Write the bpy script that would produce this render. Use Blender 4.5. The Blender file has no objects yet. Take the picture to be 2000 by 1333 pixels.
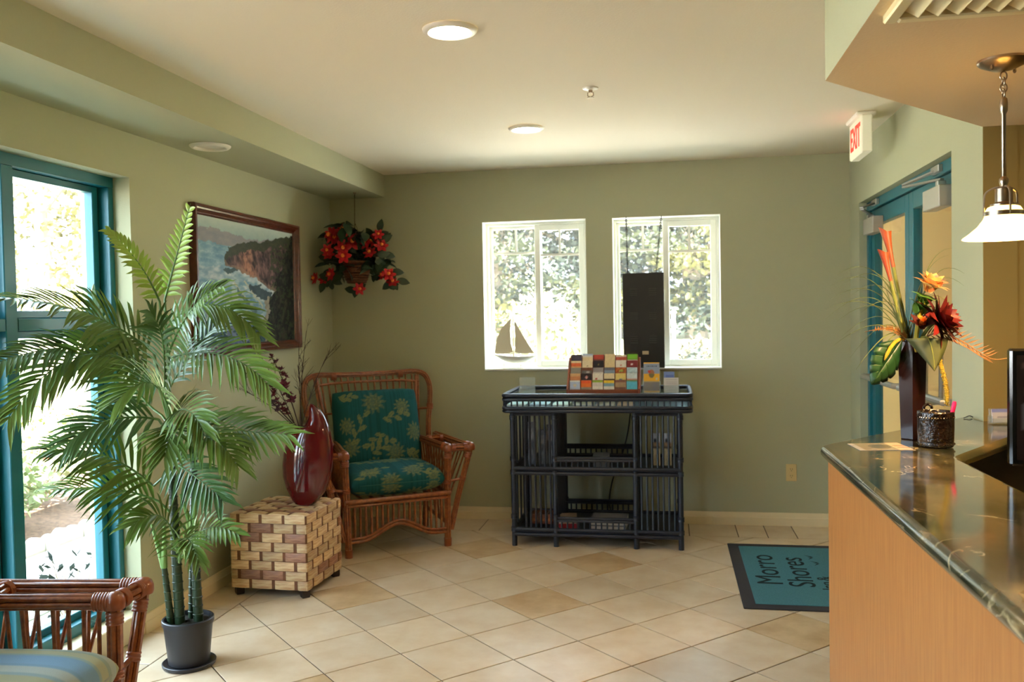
import bpy, bmesh, math, random
import numpy as np
from mathutils import Vector, Matrix
random.seed(7)
SC = bpy.context.scene
COL = SC.collection
PI = math.pi

# ------------------------------------------------------------------ camera
CAM_H = 1.4325
F_PX = 1713.76
YAW, PITCH, ROLL = -0.1763, -0.0295, -0.0184
cy, sy, cp, sp = math.cos(YAW), math.sin(YAW), math.cos(PITCH), math.sin(PITCH)
fw = Vector((sy*cp, cy*cp, sp)); r0 = Vector((cy, -sy, 0)); u0 = r0.cross(fw)
rt = math.cos(ROLL)*r0 + math.sin(ROLL)*u0
up = -math.sin(ROLL)*r0 + math.cos(ROLL)*u0
cam = bpy.data.cameras.new('camera'); co = bpy.data.objects.new('camera', cam); COL.objects.link(co)
cam.sensor_width = 36.0; cam.lens = F_PX/2000*36.0; cam.clip_start = .05; cam.clip_end = 400
M = Matrix((rt, up, -fw)).transposed().to_4x4(); M.translation = (0, 0, CAM_H)
co.matrix_world = M
cam.dof.use_dof = True; cam.dof.focus_distance = 2.9; cam.dof.aperture_fstop = 5.6
SC.camera = co

# ------------------------------------------------------------------ world, sun, exposure
SC.view_settings.view_transform = 'Standard'; SC.view_settings.look = 'None'
SC.view_settings.gamma = 1.0; SC.view_settings.use_curve_mapping = False
SC.view_settings.exposure = 1.74
W = bpy.data.worlds.new('sky'); SC.world = W; W.use_nodes = True
nt = W.node_tree; bg = nt.nodes['Background']
bg.inputs[0].default_value = (.66, .84, 1.0, 1); bg.inputs[1].default_value = 4.8
sun = bpy.data.lights.new('sun', 'SUN'); sun.energy = 40; sun.color = (1, .96, .89); sun.angle = .01
so = bpy.data.objects.new('sun', sun); COL.objects.link(so)
so.rotation_euler = Vector((-.50, .46, -.74)).to_track_quat('-Z', 'Y').to_euler()
CAN_POWER = 23.0        # emission strength of the recessed lamps
PENDANT_BULB = 7.0      # watts of the bulb inside the pendant shade
SHADE_GLOW = 2.6
C = SC.cycles
C.max_bounces = 9; C.diffuse_bounces = 6; C.glossy_bounces = 4; C.transmission_bounces = 4; C.transparent_max_bounces = 16
C.sample_clamp_indirect = 8.0; C.caustics_reflective = False; C.caustics_refractive = False
C.use_denoising = True; C.use_adaptive_sampling = True; C.adaptive_threshold = .01

# ------------------------------------------------------------------ room measures
XL, XR, YB, ZC = -2.387, 1.172, 6.018, 2.445
YC = 3.577                 # near end of the door wall
SOF_X, SOF_Z = -1.975, 2.287
BK_X, BK_Y, BK_Z = .466, 2.734, 2.107
YF = -3.2                  # wall behind the camera
XE = 3.6
ZT = 1.0                   # counter top

# ------------------------------------------------------------------ helpers
def lin(c):
    if max(c) > 1.0: c = [x/255 for x in c]
    return tuple(x/12.92 if x <= .04045 else ((x+.055)/1.055)**2.4 for x in c)
def V(*a): return Vector(a)

class MB:
    def __init__(s): s.v = []; s.f = []; s.c = None
    def add(s, vs, fs):
        b = len(s.v); s.v += [tuple(p) for p in vs]; s.f += [tuple(b+i for i in q) for q in fs]; return b
    def box(s, x0, x1, y0, y1, z0, z1, mtx=None):
        vs = [V(x, y, z) for z in (z0, z1) for y in (y0, y1) for x in (x0, x1)]
        if mtx is not None: vs = [mtx @ p for p in vs]
        s.add(vs, [(0,2,3,1),(4,5,7,6),(0,1,5,4),(2,6,7,3),(0,4,6,2),(1,3,7,5)]); return s
    def cbox(s, x0, x1, y0, y1, z0, z1, c=.005, mtx=None):
        cx, cyy, cz = (x0+x1)/2, (y0+y1)/2, (z0+z1)/2
        h = V(abs(x1-x0)/2, abs(y1-y0)/2, abs(z1-z0)/2); c = min(c, min(h)*.98)
        idx = {}; vs = []
        for sx in (-1, 1):
            for sy_ in (-1, 1):
                for sz in (-1, 1):
                    for a in range(3):
                        e = [h.x-c, h.y-c, h.z-c]; e[a] = h[a]
                        p = V(cx+sx*e[0], cyy+sy_*e[1], cz+sz*e[2])
                        idx[(sx, sy_, sz, a)] = len(vs); vs.append(mtx @ p if mtx is not None else p)
        fs = []
        for a in range(3):
            b, d = (a+1) % 3, (a+2) % 3
            for sg in (-1, 1):
                q = []
                for (sb, sd) in ((-1,-1),(1,-1),(1,1),(-1,1)):
                    k = [0,0,0]; k[a] = sg; k[b] = sb; k[d] = sd; q.append(idx[(*k, a)])
                fs.append(q if sg > 0 else q[::-1])
        for a in range(3):       # edges running along axis a
            b, d = (a+1) % 3, (a+2) % 3
            for sb in (-1, 1):
                for sd in (-1, 1):
                    def g(sa, fa):
                        k = [0,0,0]; k[a] = sa; k[b] = sb; k[d] = sd; return idx[(*k, fa)]
                    q = [g(-1,b), g(1,b), g(1,d), g(-1,d)]
                    fs.append(q if sb*sd < 0 else q[::-1])
        for sx in (-1, 1):
            for sy_ in (-1, 1):
                for sz in (-1, 1):
                    q = [idx[(sx,sy_,sz,a)] for a in range(3)]
                    fs.append(q if sx*sy_*sz > 0 else q[::-1])
        s.add(vs, fs); return s
    def tube(s, pts, r, n=8, closed=False, caps=True, off=None, flat=1.0):
        """r: radius or list. off=(a,b): strand offset in the moving frame."""
        P = [Vector(p) for p in pts]; m = len(P)
        R = r if isinstance(r, (list, tuple)) else [r]*m
        T = []
        for i in range(m):
            if closed: t = P[(i+1) % m]-P[i-1]
            else: t = P[min(i+1, m-1)]-P[max(i-1, 0)]
            T.append(t.normalized())
        a = Vector((0,0,1)) if abs(T[0].z) < .9 else Vector((1,0,0))
        N = [(a - T[0]*a.dot(T[0])).normalized()]
        for i in range(1, m):
            q = T[i-1].rotation_difference(T[i]); N.append((q @ N[-1]).normalized())
        vs = []
        for i in range(m):
            B = T[i].cross(N[i]); c = P[i]
            if off: c = c + N[i]*off[0] + B*off[1]
            for k in range(n):
                an = 2*PI*k/n; vs.append(c + (N[i]*math.cos(an)*flat + B*math.sin(an))*R[i])
        fs = []
        for i in range(m if closed else m-1):
            j = (i+1) % m
            for k in range(n):
                k2 = (k+1) % n; fs.append((i*n+k, i*n+k2, j*n+k2, j*n+k))
        if caps and not closed:
            fs.append(tuple(range(n))[::-1]); fs.append(tuple((m-1)*n+k for k in range(n)))
        s.add(vs, fs); return s
    def cyl(s, p0, p1, r0, r1=None, n=12): return s.tube([p0, p1], [r0, r0 if r1 is None else r1], n)
    def lathe(s, prof, n=24, c=(0,0,0), cap0=True, cap1=True, mtx=None, sx=1, sy_=1):
        vs = []
        for (r, z) in prof:
            for k in range(n):
                a = 2*PI*k/n; p = V(c[0]+r*math.cos(a)*sx, c[1]+r*math.sin(a)*sy_, c[2]+z)
                vs.append(mtx @ p if mtx is not None else p)
        fs = []
        for i in range(len(prof)-1):
            for k in range(n):
                k2 = (k+1) % n; fs.append((i*n+k, i*n+k2, (i+1)*n+k2, (i+1)*n+k))
        if cap0: fs.append(tuple(range(n))[::-1])
        if cap1: fs.append(tuple((len(prof)-1)*n+k for k in range(n)))
        s.add(vs, fs); return s
    def prism(s, poly, z0, z1):
        n = len(poly); vs = [(x, y, z0) for x, y in poly]+[(x, y, z1) for x, y in poly]
        fs = [tuple(range(n))[::-1], tuple(range(n, 2*n))]
        fs += [(i, (i+1) % n, n+(i+1) % n, n+i) for i in range(n)]
        s.add(vs, fs); return s
    def grid(s, fn, nu, nv, cf=None):
        vs = []; cs = []
        for j in range(nv+1):
            for i in range(nu+1):
                vs.append(fn(i/nu, j/nv))
                if cf: cs.append(cf(i/nu, j/nv))
        b = len(s.v)
        s.add(vs, [(j*(nu+1)+i, j*(nu+1)+i+1, (j+1)*(nu+1)+i+1, (j+1)*(nu+1)+i) for j in range(nv) for i in range(nu)])
        if cf: s.setcol(b, cs)
        return s
    def setcol(s, b, cs):
        if s.c is None: s.c = {}
        for i, c in enumerate(cs): s.c[b+i] = c
    def mesh(s, name, m=None, smooth=35):
        me = bpy.data.meshes.new(name); me.from_pydata(s.v, [], s.f); me.update()
        if m is not None: me.materials.append(m)
        if smooth:
            me.polygons.foreach_set('use_smooth', [True]*len(me.polygons))
            if smooth < 180: me.set_sharp_from_angle(angle=math.radians(smooth))
        if s.c is not None:
            at = me.color_attributes.new('Col', 'FLOAT_COLOR', 'POINT')
            d = np.ones((len(s.v), 4), dtype=np.float32); d[:, :3] = .5
            for i, c in s.c.items(): d[i, :3] = c[:3]
            at.data.foreach_set('color', d.ravel())
        return me
    def build(s, name, m, parent=None, world=False, smooth=35):
        return link(name, s.mesh(name, m, smooth), parent, world)
def wmat(o):
    return (wmat(o.parent) @ o.matrix_parent_inverse if o.parent else Matrix()) @ o.matrix_basis
def link(name, me, parent=None, world=False, mtx=None):
    o = bpy.data.objects.new(name, me); COL.objects.link(o)
    if parent is not None:
        o.parent = parent
        if world: o.matrix_parent_inverse = wmat(parent).inverted()
    if mtx is not None: o.matrix_basis = mtx
    return o
def tag(o, label=None, cat=None, group=None, kind=None):
    if label: o['label'] = label
    if cat: o['category'] = cat
    if group: o['group'] = group
    if kind: o['kind'] = kind
    return o
def thing(name, label, cat, loc=(0,0,0), rz=0, group=None):
    o = bpy.data.objects.new(name, None); COL.objects.link(o); o.empty_display_size = .05
    o.location = loc; o.rotation_euler = (0, 0, rz)
    return tag(o, label, cat, group)
def structure(name, mb, m, parent=None, smooth=35):
    o = mb.build(name, m, parent, world=True, smooth=smooth); o['kind'] = 'structure'; return o
def rotm(center, rz=0, rx=0, ry=0):
    return Matrix.Translation(center) @ Matrix.Rotation(rz, 4, 'Z') @ Matrix.Rotation(rx, 4, 'X') @ Matrix.Rotation(ry, 4, 'Y')
def bez(p0, p1, p2, n=12):
    p0, p1, p2 = Vector(p0), Vector(p1), Vector(p2)
    return [p0*(1-t)**2 + p1*2*t*(1-t) + p2*t*t for t in [i/n for i in range(n+1)]]
def catmull(pts, n=6):
    P = [Vector(p) for p in pts]; P = [2*P[0]-P[1]]+P+[2*P[-1]-P[-2]]; out = []
    for i in range(1, len(P)-2):
        for k in range(n):
            t = k/n; a, b, c, d = P[i-1], P[i], P[i+1], P[i+2]
            out.append(.5*((2*b)+(c-a)*t+(2*a-5*b+4*c-d)*t*t+(3*b-a-3*c+d)*t**3))
    out.append(P[-2]); return out

# ------------------------------------------------------------------ materials
MATS = {}
def mat(name, color, rough=.5, metal=0, spec=.5, var=0, vscale=8, bump=0, bscale=60, coat=0, stretch=None, color2=None, coords='Object',
        objvar=0, emit=None, estr=0, trans=0, alpha=1, sss=0, detail=4, sheen=0):
    m = bpy.data.materials.new(name); m.use_nodes = True; n = m.node_tree.nodes; l = m.node_tree.links
    b = n['Principled BSDF']; c = lin(color)
    b.inputs['Base Color'].default_value = (*c, 1); b.inputs['Roughness'].default_value = rough
    b.inputs['Metallic'].default_value = metal; b.inputs['Specular IOR Level'].default_value = spec
    b.inputs['Coat Weight'].default_value = coat; b.inputs['Coat Roughness'].default_value = .08
    b.inputs['Transmission Weight'].default_value = trans
    b.inputs['Sheen Weight'].default_value = sheen
    if emit: b.inputs['Emission Color'].default_value = (*lin(emit), 1); b.inputs['Emission Strength'].default_value = estr
    tc = n.new('ShaderNodeTexCoord'); mp = n.new('ShaderNodeMapping'); l.new(tc.outputs[coords], mp.inputs[0])
    if stretch: mp.inputs['Scale'].default_value = stretch
    last = None
    if var or color2:
        nz = n.new('ShaderNodeTexNoise'); nz.inputs['Scale'].default_value = vscale; nz.inputs['Detail'].default_value = detail; nz.inputs['Roughness'].default_value = .6
        l.new(mp.outputs[0], nz.inputs[0])
        cr = n.new('ShaderNodeValToRGB'); l.new(nz.outputs['Fac'], cr.inputs[0])
        c2 = lin(color2) if color2 else tuple(max(0, x*(1-var)) for x in c)
        cr.color_ramp.elements[0].position = .36; cr.color_ramp.elements[1].position = .64
        cr.color_ramp.elements[0].color = (*c2, 1); cr.color_ramp.elements[1].color = (*c, 1)
        last = cr.outputs[0]
    if objvar:
        oi = n.new('ShaderNodeObjectInfo'); mr = n.new('ShaderNodeMapRange')
        mr.inputs['To Min'].default_value = 1-objvar; mr.inputs['To Max'].default_value = 1+objvar*.6
        l.new(oi.outputs['Random'], mr.inputs[0])
        mx = n.new('ShaderNodeMix'); mx.data_type = 'RGBA'; mx.blend_type = 'MULTIPLY'; mx.inputs[0].default_value = 1
        if last: l.new(last, mx.inputs[6])
        else: mx.inputs[6].default_value = (*c, 1)
        l.new(mr.outputs[0], mx.inputs[7]); last = mx.outputs[2]
    if last: l.new(last, b.inputs['Base Color'])
    if bump:
        nb = n.new('ShaderNodeTexNoise'); nb.inputs['Scale'].default_value = bscale; nb.inputs['Detail'].default_value = 3
        l.new(mp.outputs[0], nb.inputs[0]); bp = n.new('ShaderNodeBump'); bp.inputs['Strength'].default_value = bump; bp.inputs['Distance'].default_value = .01
        l.new(nb.outputs['Fac'], bp.inputs['Height']); l.new(bp.outputs[0], b.inputs['Normal'])
    MATS[name] = m; return m
def colmat(name, rough=.6, spec=.4, bump=0, bscale=200, coat=0):
    m = mat(name, (128,128,128), rough, spec=spec, bump=bump, bscale=bscale, coat=coat)
    n = m.node_tree.nodes; a = n.new('ShaderNodeAttribute'); a.attribute_name = 'Col'
    m.node_tree.links.new(a.outputs['Color'], n['Principled BSDF'].inputs['Base Color']); return m
def glassmat(name, tint=(255,255,255), veil=0.0, body=0.0):
    m = bpy.data.materials.new(name); m.use_nodes = True; n = m.node_tree.nodes; l = m.node_tree.links
    n.remove(n['Principled BSDF']); out = n['Material Output']
    t = n.new('ShaderNodeBsdfTransparent'); t.inputs[0].default_value = (*lin(tint), 1)
    g = n.new('ShaderNodeBsdfGlossy'); g.inputs['Roughness'].default_value = 0
    lw = n.new('ShaderNodeLayerWeight'); lw.inputs[0].default_value = .5        # Schlick, the same from both faces of the pane
    pw = n.new('ShaderNodeMath'); pw.operation = 'POWER'; pw.inputs[1].default_value = 5; l.new(lw.outputs['Facing'], pw.inputs[0])
    fr = n.new('ShaderNodeMath'); fr.operation = 'MULTIPLY_ADD'; fr.inputs[1].default_value = .6; fr.inputs[2].default_value = .035; l.new(pw.outputs[0], fr.inputs[0])
    mx = n.new('ShaderNodeMixShader'); l.new(fr.outputs[0], mx.inputs[0]); l.new(t.outputs[0], mx.inputs[1]); l.new(g.outputs[0], mx.inputs[2])
    last = mx.outputs[0]
    if veil:     # pale haze mixed into the pane, imitating glare over the view outside
        d = n.new('ShaderNodeBsdfTranslucent'); d.inputs[0].default_value = (.9,.9,.88,1)
        m2 = n.new('ShaderNodeMixShader'); m2.inputs[0].default_value = veil; l.new(last, m2.inputs[1]); l.new(d.outputs[0], m2.inputs[2]); last = m2.outputs[0]
    if body:
        d = n.new('ShaderNodeBsdfDiffuse'); d.inputs[0].default_value = (.8,.85,.85,1)
        m2 = n.new('ShaderNodeMixShader'); m2.inputs[0].default_value = body; l.new(last, m2.inputs[1]); l.new(d.outputs[0], m2.inputs[2]); last = m2.outputs[0]
    l.new(last, out.inputs[0]); return m

M_wall = mat('sage_wall_paint', (176,177,146), .75, spec=.25, bump=.06, bscale=140)
M_ceil = mat('cream_ceiling_paint', (232,222,200), .85, spec=.2, bump=.10, bscale=110)
M_trimpaint = mat('cream_trim_paint', (226,212,176), .45, spec=.4)
M_grout = mat('grout', (96,78,60), .95, var=.2, vscale=20)
M_tile = mat('beige_ceramic_tile', (214,196,170), .30, spec=.45, color2=(202,178,146), vscale=5.5, objvar=.10, coords='Object', detail=6, bump=.03, bscale=25)
M_tile2 = mat('stained_ceramic_tile', (204,178,140), .32, spec=.45, color2=(176,144,102), vscale=5, coords='Object', detail=8, bump=.03, bscale=25)
M_vinyl = mat('white_vinyl', (236,236,226), .35, spec=.5)
M_glass = glassmat('window_glass')
M_glassv = glassmat('veiled_window_glass', veil=.013)
M_clear = glassmat('clear_acrylic', (246,250,250), body=.10)
M_teal = mat('teal_painted_metal', (22,104,116), .35, spec=.5)
M_dark = mat('black_rubber', (26,26,28), .5)
M_alu = mat('brushed_aluminium', (176,174,166), .35, metal=.75)
M_closer = mat('silver_painted_metal', (178,172,158), .42, metal=.3)
M_oak = mat('orange_oak_veneer', (188,128,68), .42, color2=(170,108,54), vscale=9, stretch=(14,14,.7), bump=.04, bscale=40, detail=8)
M_tan = mat('tan_stucco', (198,168,122), .8)

def granite():
    m = mat('dark_green_granite', (70,66,48), .10, spec=.6, coat=.3); n = m.node_tree.nodes; l = m.node_tree.links; b = n['Principled BSDF']
    tc = n.new('ShaderNodeTexCoord'); nz = n.new('ShaderNodeTexNoise'); nz.inputs['Scale'].default_value = 7; nz.inputs['Detail'].default_value = 9; nz.inputs['Roughness'].default_value = .62; nz.inputs['Distortion'].default_value = .8
    mp = n.new('ShaderNodeMapping'); mp.inputs['Scale'].default_value = (1, .6, 1); mp.inputs['Rotation'].default_value = (0,0,.5)
    l.new(tc.outputs['Object'], mp.inputs[0]); l.new(mp.outputs[0], nz.inputs[0])
    cr = n.new('ShaderNodeValToRGB'); e = cr.color_ramp.elements
    e[0].position = .30; e[0].color = (*lin((34,38,26)), 1); e[1].position = .72; e[1].color = (*lin((150,118,74)), 1)
    for p, c in ((.45,(60,60,42)),(.54,(88,80,54)),(.62,(104,88,58))):
        k = e.new(p); k.color = (*lin(c), 1)
    l.new(nz.outputs['Fac'], cr.inputs[0])
    vo = n.new('ShaderNodeTexNoise'); vo.inputs['Scale'].default_value = 4.2; vo.inputs['Detail'].default_value = 7; vo.inputs['Distortion'].default_value = 1.6
    l.new(mp.outputs[0], vo.inputs[0])
    v2 = n.new('ShaderNodeMath'); v2.operation = 'SUBTRACT'; v2.inputs[1].default_value = .5; l.new(vo.outputs['Fac'], v2.inputs[0])
    v3 = n.new('ShaderNodeMath'); v3.operation = 'ABSOLUTE'; l.new(v2.outputs[0], v3.inputs[0])
    v4 = n.new('ShaderNodeMapRange'); v4.inputs['From Min'].default_value = 0; v4.inputs['From Max'].default_value = .012; v4.inputs['To Min'].default_value = 1; v4.inputs['To Max'].default_value = 0; l.new(v3.outputs[0], v4.inputs[0])
    ms = n.new('ShaderNodeTexNoise'); ms.inputs['Scale'].default_value = 9; l.new(tc.outputs['Object'], ms.inputs[0])
    mr = n.new('ShaderNodeMapRange'); mr.inputs['From Min'].default_value = .53; mr.inputs['From Max'].default_value = .62; l.new(ms.outputs['Fac'], mr.inputs[0])
    mu = n.new('ShaderNodeMath'); mu.operation = 'MULTIPLY'; l.new(v4.outputs[0], mu.inputs[0]); l.new(mr.outputs[0], mu.inputs[1])
    mx = n.new('ShaderNodeMix'); mx.data_type = 'RGBA'; l.new(mu.outputs[0], mx.inputs[0]); l.new(cr.outputs[0], mx.inputs[6]); mx.inputs[7].default_value = (*lin((196,178,138)), 1)
    l.new(mx.outputs[2], b.inputs['Base Color']); return m
M_granite = granite()

# ------------------------------------------------------------------ room shell
def cell_wall(us, vs, solid, place, t0, t1):
    """a slab cut into cells with holes; place(u,v,t) -> xyz"""
    mb = MB(); nu, nv = len(us)-1, len(vs)-1
    S_ = lambda i, j: 0 <= i < nu and 0 <= j < nv and solid(i, j)
    for i in range(nu):
        for j in range(nv):
            if not S_(i, j): continue
            u0_, u1_, v0_, v1_ = us[i], us[i+1], vs[j], vs[j+1]
            P = lambda u, v, t: place(u, v, t)
            fcs = [[P(u0_,v0_,t0),P(u1_,v0_,t0),P(u1_,v1_,t0),P(u0_,v1_,t0)], [P(u0_,v0_,t1),P(u0_,v1_,t1),P(u1_,v1_,t1),P(u1_,v0_,t1)]]
            if not S_(i-1,j): fcs.append([P(u0_,v0_,t0),P(u0_,v1_,t0),P(u0_,v1_,t1),P(u0_,v0_,t1)])
            if not S_(i+1,j): fcs.append([P(u1_,v0_,t0),P(u1_,v0_,t1),P(u1_,v1_,t1),P(u1_,v1_,t0)])
            if not S_(i,j-1): fcs.append([P(u0_,v0_,t0),P(u0_,v0_,t1),P(u1_,v0_,t1),P(u1_,v0_,t0)])
            if not S_(i,j+1): fcs.append([P(u0_,v1_,t0),P(u1_,v1_,t0),P(u1_,v1_,t1),P(u0_,v1_,t1)])
            for q in fcs: mb.add(q, [(0,1,2,3)])
    bm = bmesh.new(); me = mb.mesh('w', None, 0); bm.from_mesh(me); bmesh.ops.remove_doubles(bm, verts=bm.verts, dist=1e-5)
    bmesh.ops.recalc_face_normals(bm, faces=bm.faces)
    out = MB(); bm.verts.index_update(); out.add([v.co for v in bm.verts], [[v.index for v in f.verts] for f in bm.faces]); bm.free(); return out
W1 = (-1.270, -.545, 1.045, 2.085); W2 = (-.367, .352, 1.045, 2.082)
LW = (.20, 3.62, .10, 2.087)          # left window y0,y1,z0,z1
DW = (3.946, 5.745, 0.0, 2.085)       # door opening y0,y1,z0,z1
structure('wall_back', cell_wall([XL-.25, W1[0], W1[1], W2[0], W2[1], XR+.12], [-.2, 1.045, 2.083, ZC+.15], lambda i, j: not (j == 1 and i in (1, 3)),
          lambda u, v, t: (u, t, v), YB, YB+.20), M_wall, smooth=0)
structure('wall_left', cell_wall([YF-.2, LW[0], LW[1], YB], [-.2, LW[2], LW[3], ZC+.15], lambda i, j: not (i == 1 and j == 1),
          lambda u, v, t: (t, u, v), XL, XL-.25), M_wall, smooth=0)
structure('wall_right', cell_wall([YC, DW[0], DW[1], YB], [-.2, 0.0, DW[3], ZC+.15], lambda i, j: not (i == 1 and j == 1),
          lambda u, v, t: (t, u, v), XR, XR+.12), M_wall, smooth=0)
structure('wall_alcove', MB().box(XR+.12, XE, YC, YC+.12, -.2, ZC+.15).box(XR+.001, XR+.12, YC-.004, YC, -.2, BK_Z), mat('ochre_wall_paint', (134,116,66), .75, spec=.25), smooth=0)
structure('wall_far_right', MB().box(XE, XE+.15, YF, YC+.12, -.2, ZC+.15), M_wall, smooth=0)
structure('wall_front', MB().box(XL-.25, XE+.15, YF-.2, YF, -.2, ZC+.15), M_wall, smooth=0)
structure('ceiling', MB().box(XL-.5, XE+.15, YF-.4, YB+.45, ZC, ZC+.2), M_ceil, smooth=0)
structure('ceiling_soffit', MB().box(XL, SOF_X, YF, YB, SOF_Z, ZC), M_wall, smooth=0)
blk = MB(); blk.prism([(BK_X,YF),(XE,YF),(XE,YC),(XR,YC),(BK_X,BK_Y)], BK_Z, ZC)
bulk = structure('ceiling_bulkhead', blk, M_wall, smooth=0)
bulk.data.materials.append(mat('peach_ceiling_paint', (226,202,162), .85, spec=.2, bump=.12, bscale=120))
bulk.data.polygons[0].material_index = 1

# floor: slab plus tiles laid on the diagonal, with a straight border along the walls
TS = .345; TX0, TY0, TTH = -3.2888*TS, 13.121*TS, -.7885
tu = (math.cos(TTH), math.sin(TTH)); tw = (math.sin(TTH), -math.cos(TTH))
BX, BY = -2.150, 5.680                # inner edges of the border
floor = structure('floor', MB().box(XL-.25, XE+.15, YF-.2, YB+.2, -.2, -.004), M_grout, smooth=0)
def clip(poly, a, b, c):              # keep a*x+b*y<=c
    out = []
    for i in range(len(poly)):
        p, q = poly[i], poly[(i+1) % len(poly)]; dp, dq = a*p[0]+b*p[1]-c, a*q[0]+b*q[1]-c
        if dp <= 0: out.append(p)
        if dp*dq < 0: t = dp/(dp-dq); out.append((p[0]+t*(q[0]-p[0]), p[1]+t*(q[1]-p[1])))
    return out
def clean(poly):
    out = []
    for p in poly:
        if not out or math.hypot(p[0]-out[-1][0], p[1]-out[-1][1]) > .004: out.append(p)
    if len(out) > 1 and math.hypot(out[0][0]-out[-1][0], out[0][1]-out[-1][1]) <= .004: out.pop()
    return out
def area(p): return abs(sum(p[i][0]*p[(i+1) % len(p)][1]-p[(i+1) % len(p)][0]*p[i][1] for i in range(len(p))))/2
def tile_mb(poly):
    n = len(poly); cxy = (sum(p[0] for p in poly)/n, sum(p[1] for p in poly)/n)
    if sum((poly[i][0]*poly[(i+1) % n][1]-poly[(i+1) % n][0]*poly[i][1]) for i in range(n)) < 0: poly = poly[::-1]
    mb = MB(); L = [(x, y) for x, y in poly]
    ins = [(cxy[0]+(x-cxy[0])*(1-.0025/max(.02, math.hypot(x-cxy[0], y-cxy[1]))), cxy[1]+(y-cxy[1])*(1-.0025/max(.02, math.hypot(x-cxy[0], y-cxy[1])))) for x, y in poly]
    vs = [(x, y, -.006) for x, y in L]+[(x, y, -.0012) for x, y in L]+[(x, y, 0) for x, y in ins]
    fs = [(i, (i+1) % n, n+(i+1) % n, n+i) for i in range(n)]+[(n+i, n+(i+1) % n, 2*n+(i+1) % n, 2*n+i) for i in range(n)]+[tuple(2*n+i for i in range(n))]
    mb.add(vs, fs); return mb
G = .0032; full_tile = None; STAINED = {(1,-1),(2,3),(0,-3),(-1,1),(-2,-2),(4,-3)}
for i in range(-16, 16):
    for j in range(-16, 16):
        o_ = (TX0+TS*(i*tu[0]+j*tw[0]), TY0+TS*(i*tu[1]+j*tw[1]))
        q = [(o_[0]+tu[0]*a+tw[0]*b, o_[1]+tu[1]*a+tw[1]*b) for a, b in ((G,G),(TS-G,G),(TS-G,TS-G),(G,TS-G))]
        p = clip(clip(clip(clip(q, -1,0,-BX-G), 0,1,BY-G), 1,0,1.6), 0,-1,-.95)
        p = clean(p)
        if len(p) < 3 or area(p) < .0006: continue
        mm = M_tile2 if (i, j) in STAINED else M_tile
        tile_mb(p).build('tile', mm, floor, smooth=0)
def border(x0, x1, y0, y1):
    tile_mb([(x0+G,y0+G),(x1-G,y0+G),(x1-G,y1-G),(x0+G,y1-G)]).build('tile', M_tile, floor, smooth=0)
bx = [XL, -1.262, -.92, -.575, -.23, .118, .424, .607, .785, XR]
for a, b in zip(bx, bx[1:]): border(a, b, BY, YB)
by = [.95, 1.23, 1.575, 1.92, 2.265, 2.61, 2.955, 3.30, 3.645, 3.99, 4.335, 4.68, 5.025, 5.37, BY]
for a, b in zip(by, by[1:]): border(XL, BX, a, b)

def baseboard(name, p0, p1, nrm):
    (x0, y0), (x1, y1) = p0, p1
    prof = [(0,0),(.016,0),(.016,.052),(.012,.056),(.012,.060),(.009,.072),(.006,.084),(0,.086)]
    mb = MB(); n = len(prof)
    vs = [(x0+nrm[0]*d, y0+nrm[1]*d, z) for d, z in prof]+[(x1+nrm[0]*d, y1+nrm[1]*d, z) for d, z in prof]
    mb.add(vs, [(i, i+1, n+i+1, n+i) for i in range(n-1)]+[tuple(range(n)), tuple(range(n, 2*n))])
    structure(name, mb, M_trimpaint)
baseboard('baseboard_back', (XL, YB), (XR, YB), (0, -1))
baseboard('baseboard_left', (XL, 3.62), (XL, YB), (1, 0))
baseboard('baseboard_right', (XR, YB), (XR, DW[1]), (-1, 0))
structure('trim_1', MB().cbox(XL-.10, XL+.012, LW[0], LW[1], .002, .112, .004), M_trimpaint)

# ---- left storefront window
w = MB(); fx0, fx1 = XL-.19, XL-.082
def bar(name, y0, y1, z0, z1, x0=fx0, x1=fx1, m=M_teal, c=.003):
    o = MB().cbox(x0, x1, y0, y1, z0, z1, c).build(name, m, win, world=True); return o
win = structure('window_1', MB().box(fx0, fx1, LW[0], LW[1], LW[3]-.046, LW[3]), M_teal)
bar('sill_rail', LW[0], LW[1], LW[2], LW[2]+.06)
bar('side_frame', LW[1]-.035, LW[1], LW[2], LW[3]-.046)
bar('side_frame', LW[0], LW[0]+.035, LW[2], LW[3]-.046)
mul = [2.97, 2.33, 1.69, 1.05]
ends = [LW[1]-.035]+mul+[LW[0]+.035]
for k, m_ in enumerate(mul): bar('mullion', m_-.032, m_+.032, LW[2]+.06, LW[3]-.046)
for k in range(len(mul)+1):
    y1, y0 = ends[k]-(0 if k == 0 else .032), ends[k+1]+(.032 if k < len(mul) else 0)
    for (a, b) in ((LW[2]+.06, 1.405), (1.455, LW[3]-.046)):
        s_ = MB()
        s_.cbox(fx0+.02, fx0+.062, y0+.012, y0+.05, a, b, .003); s_.cbox(fx0+.02, fx0+.062, y1-.05, y1-.012, a, b, .003)
        s_.cbox(fx0+.02, fx0+.062, y0+.05, y1-.05, b-.03, b, .003); s_.cbox(fx0+.02, fx0+.062, y0+.05, y1-.05, a, a+.03, .003)
        sash = s_.build('sash', M_teal, win, world=True)
        MB().box(fx0+.038, fx0+.043, y0+.05, y1-.05, a+.03, b-.03).build('pane', M_glass, sash, world=True, smooth=0)
        g = MB(); g.box(fx0+.03, fx0+.055, y0+.0005, y0+.012, a, b); g.box(fx0+.03, fx0+.055, y1-.012, y1-.0005, a, b)
        g.build('gasket', M_dark, sash, world=True, smooth=0)
    bar('transom', y0, y1, 1.405, 1.455)

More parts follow.
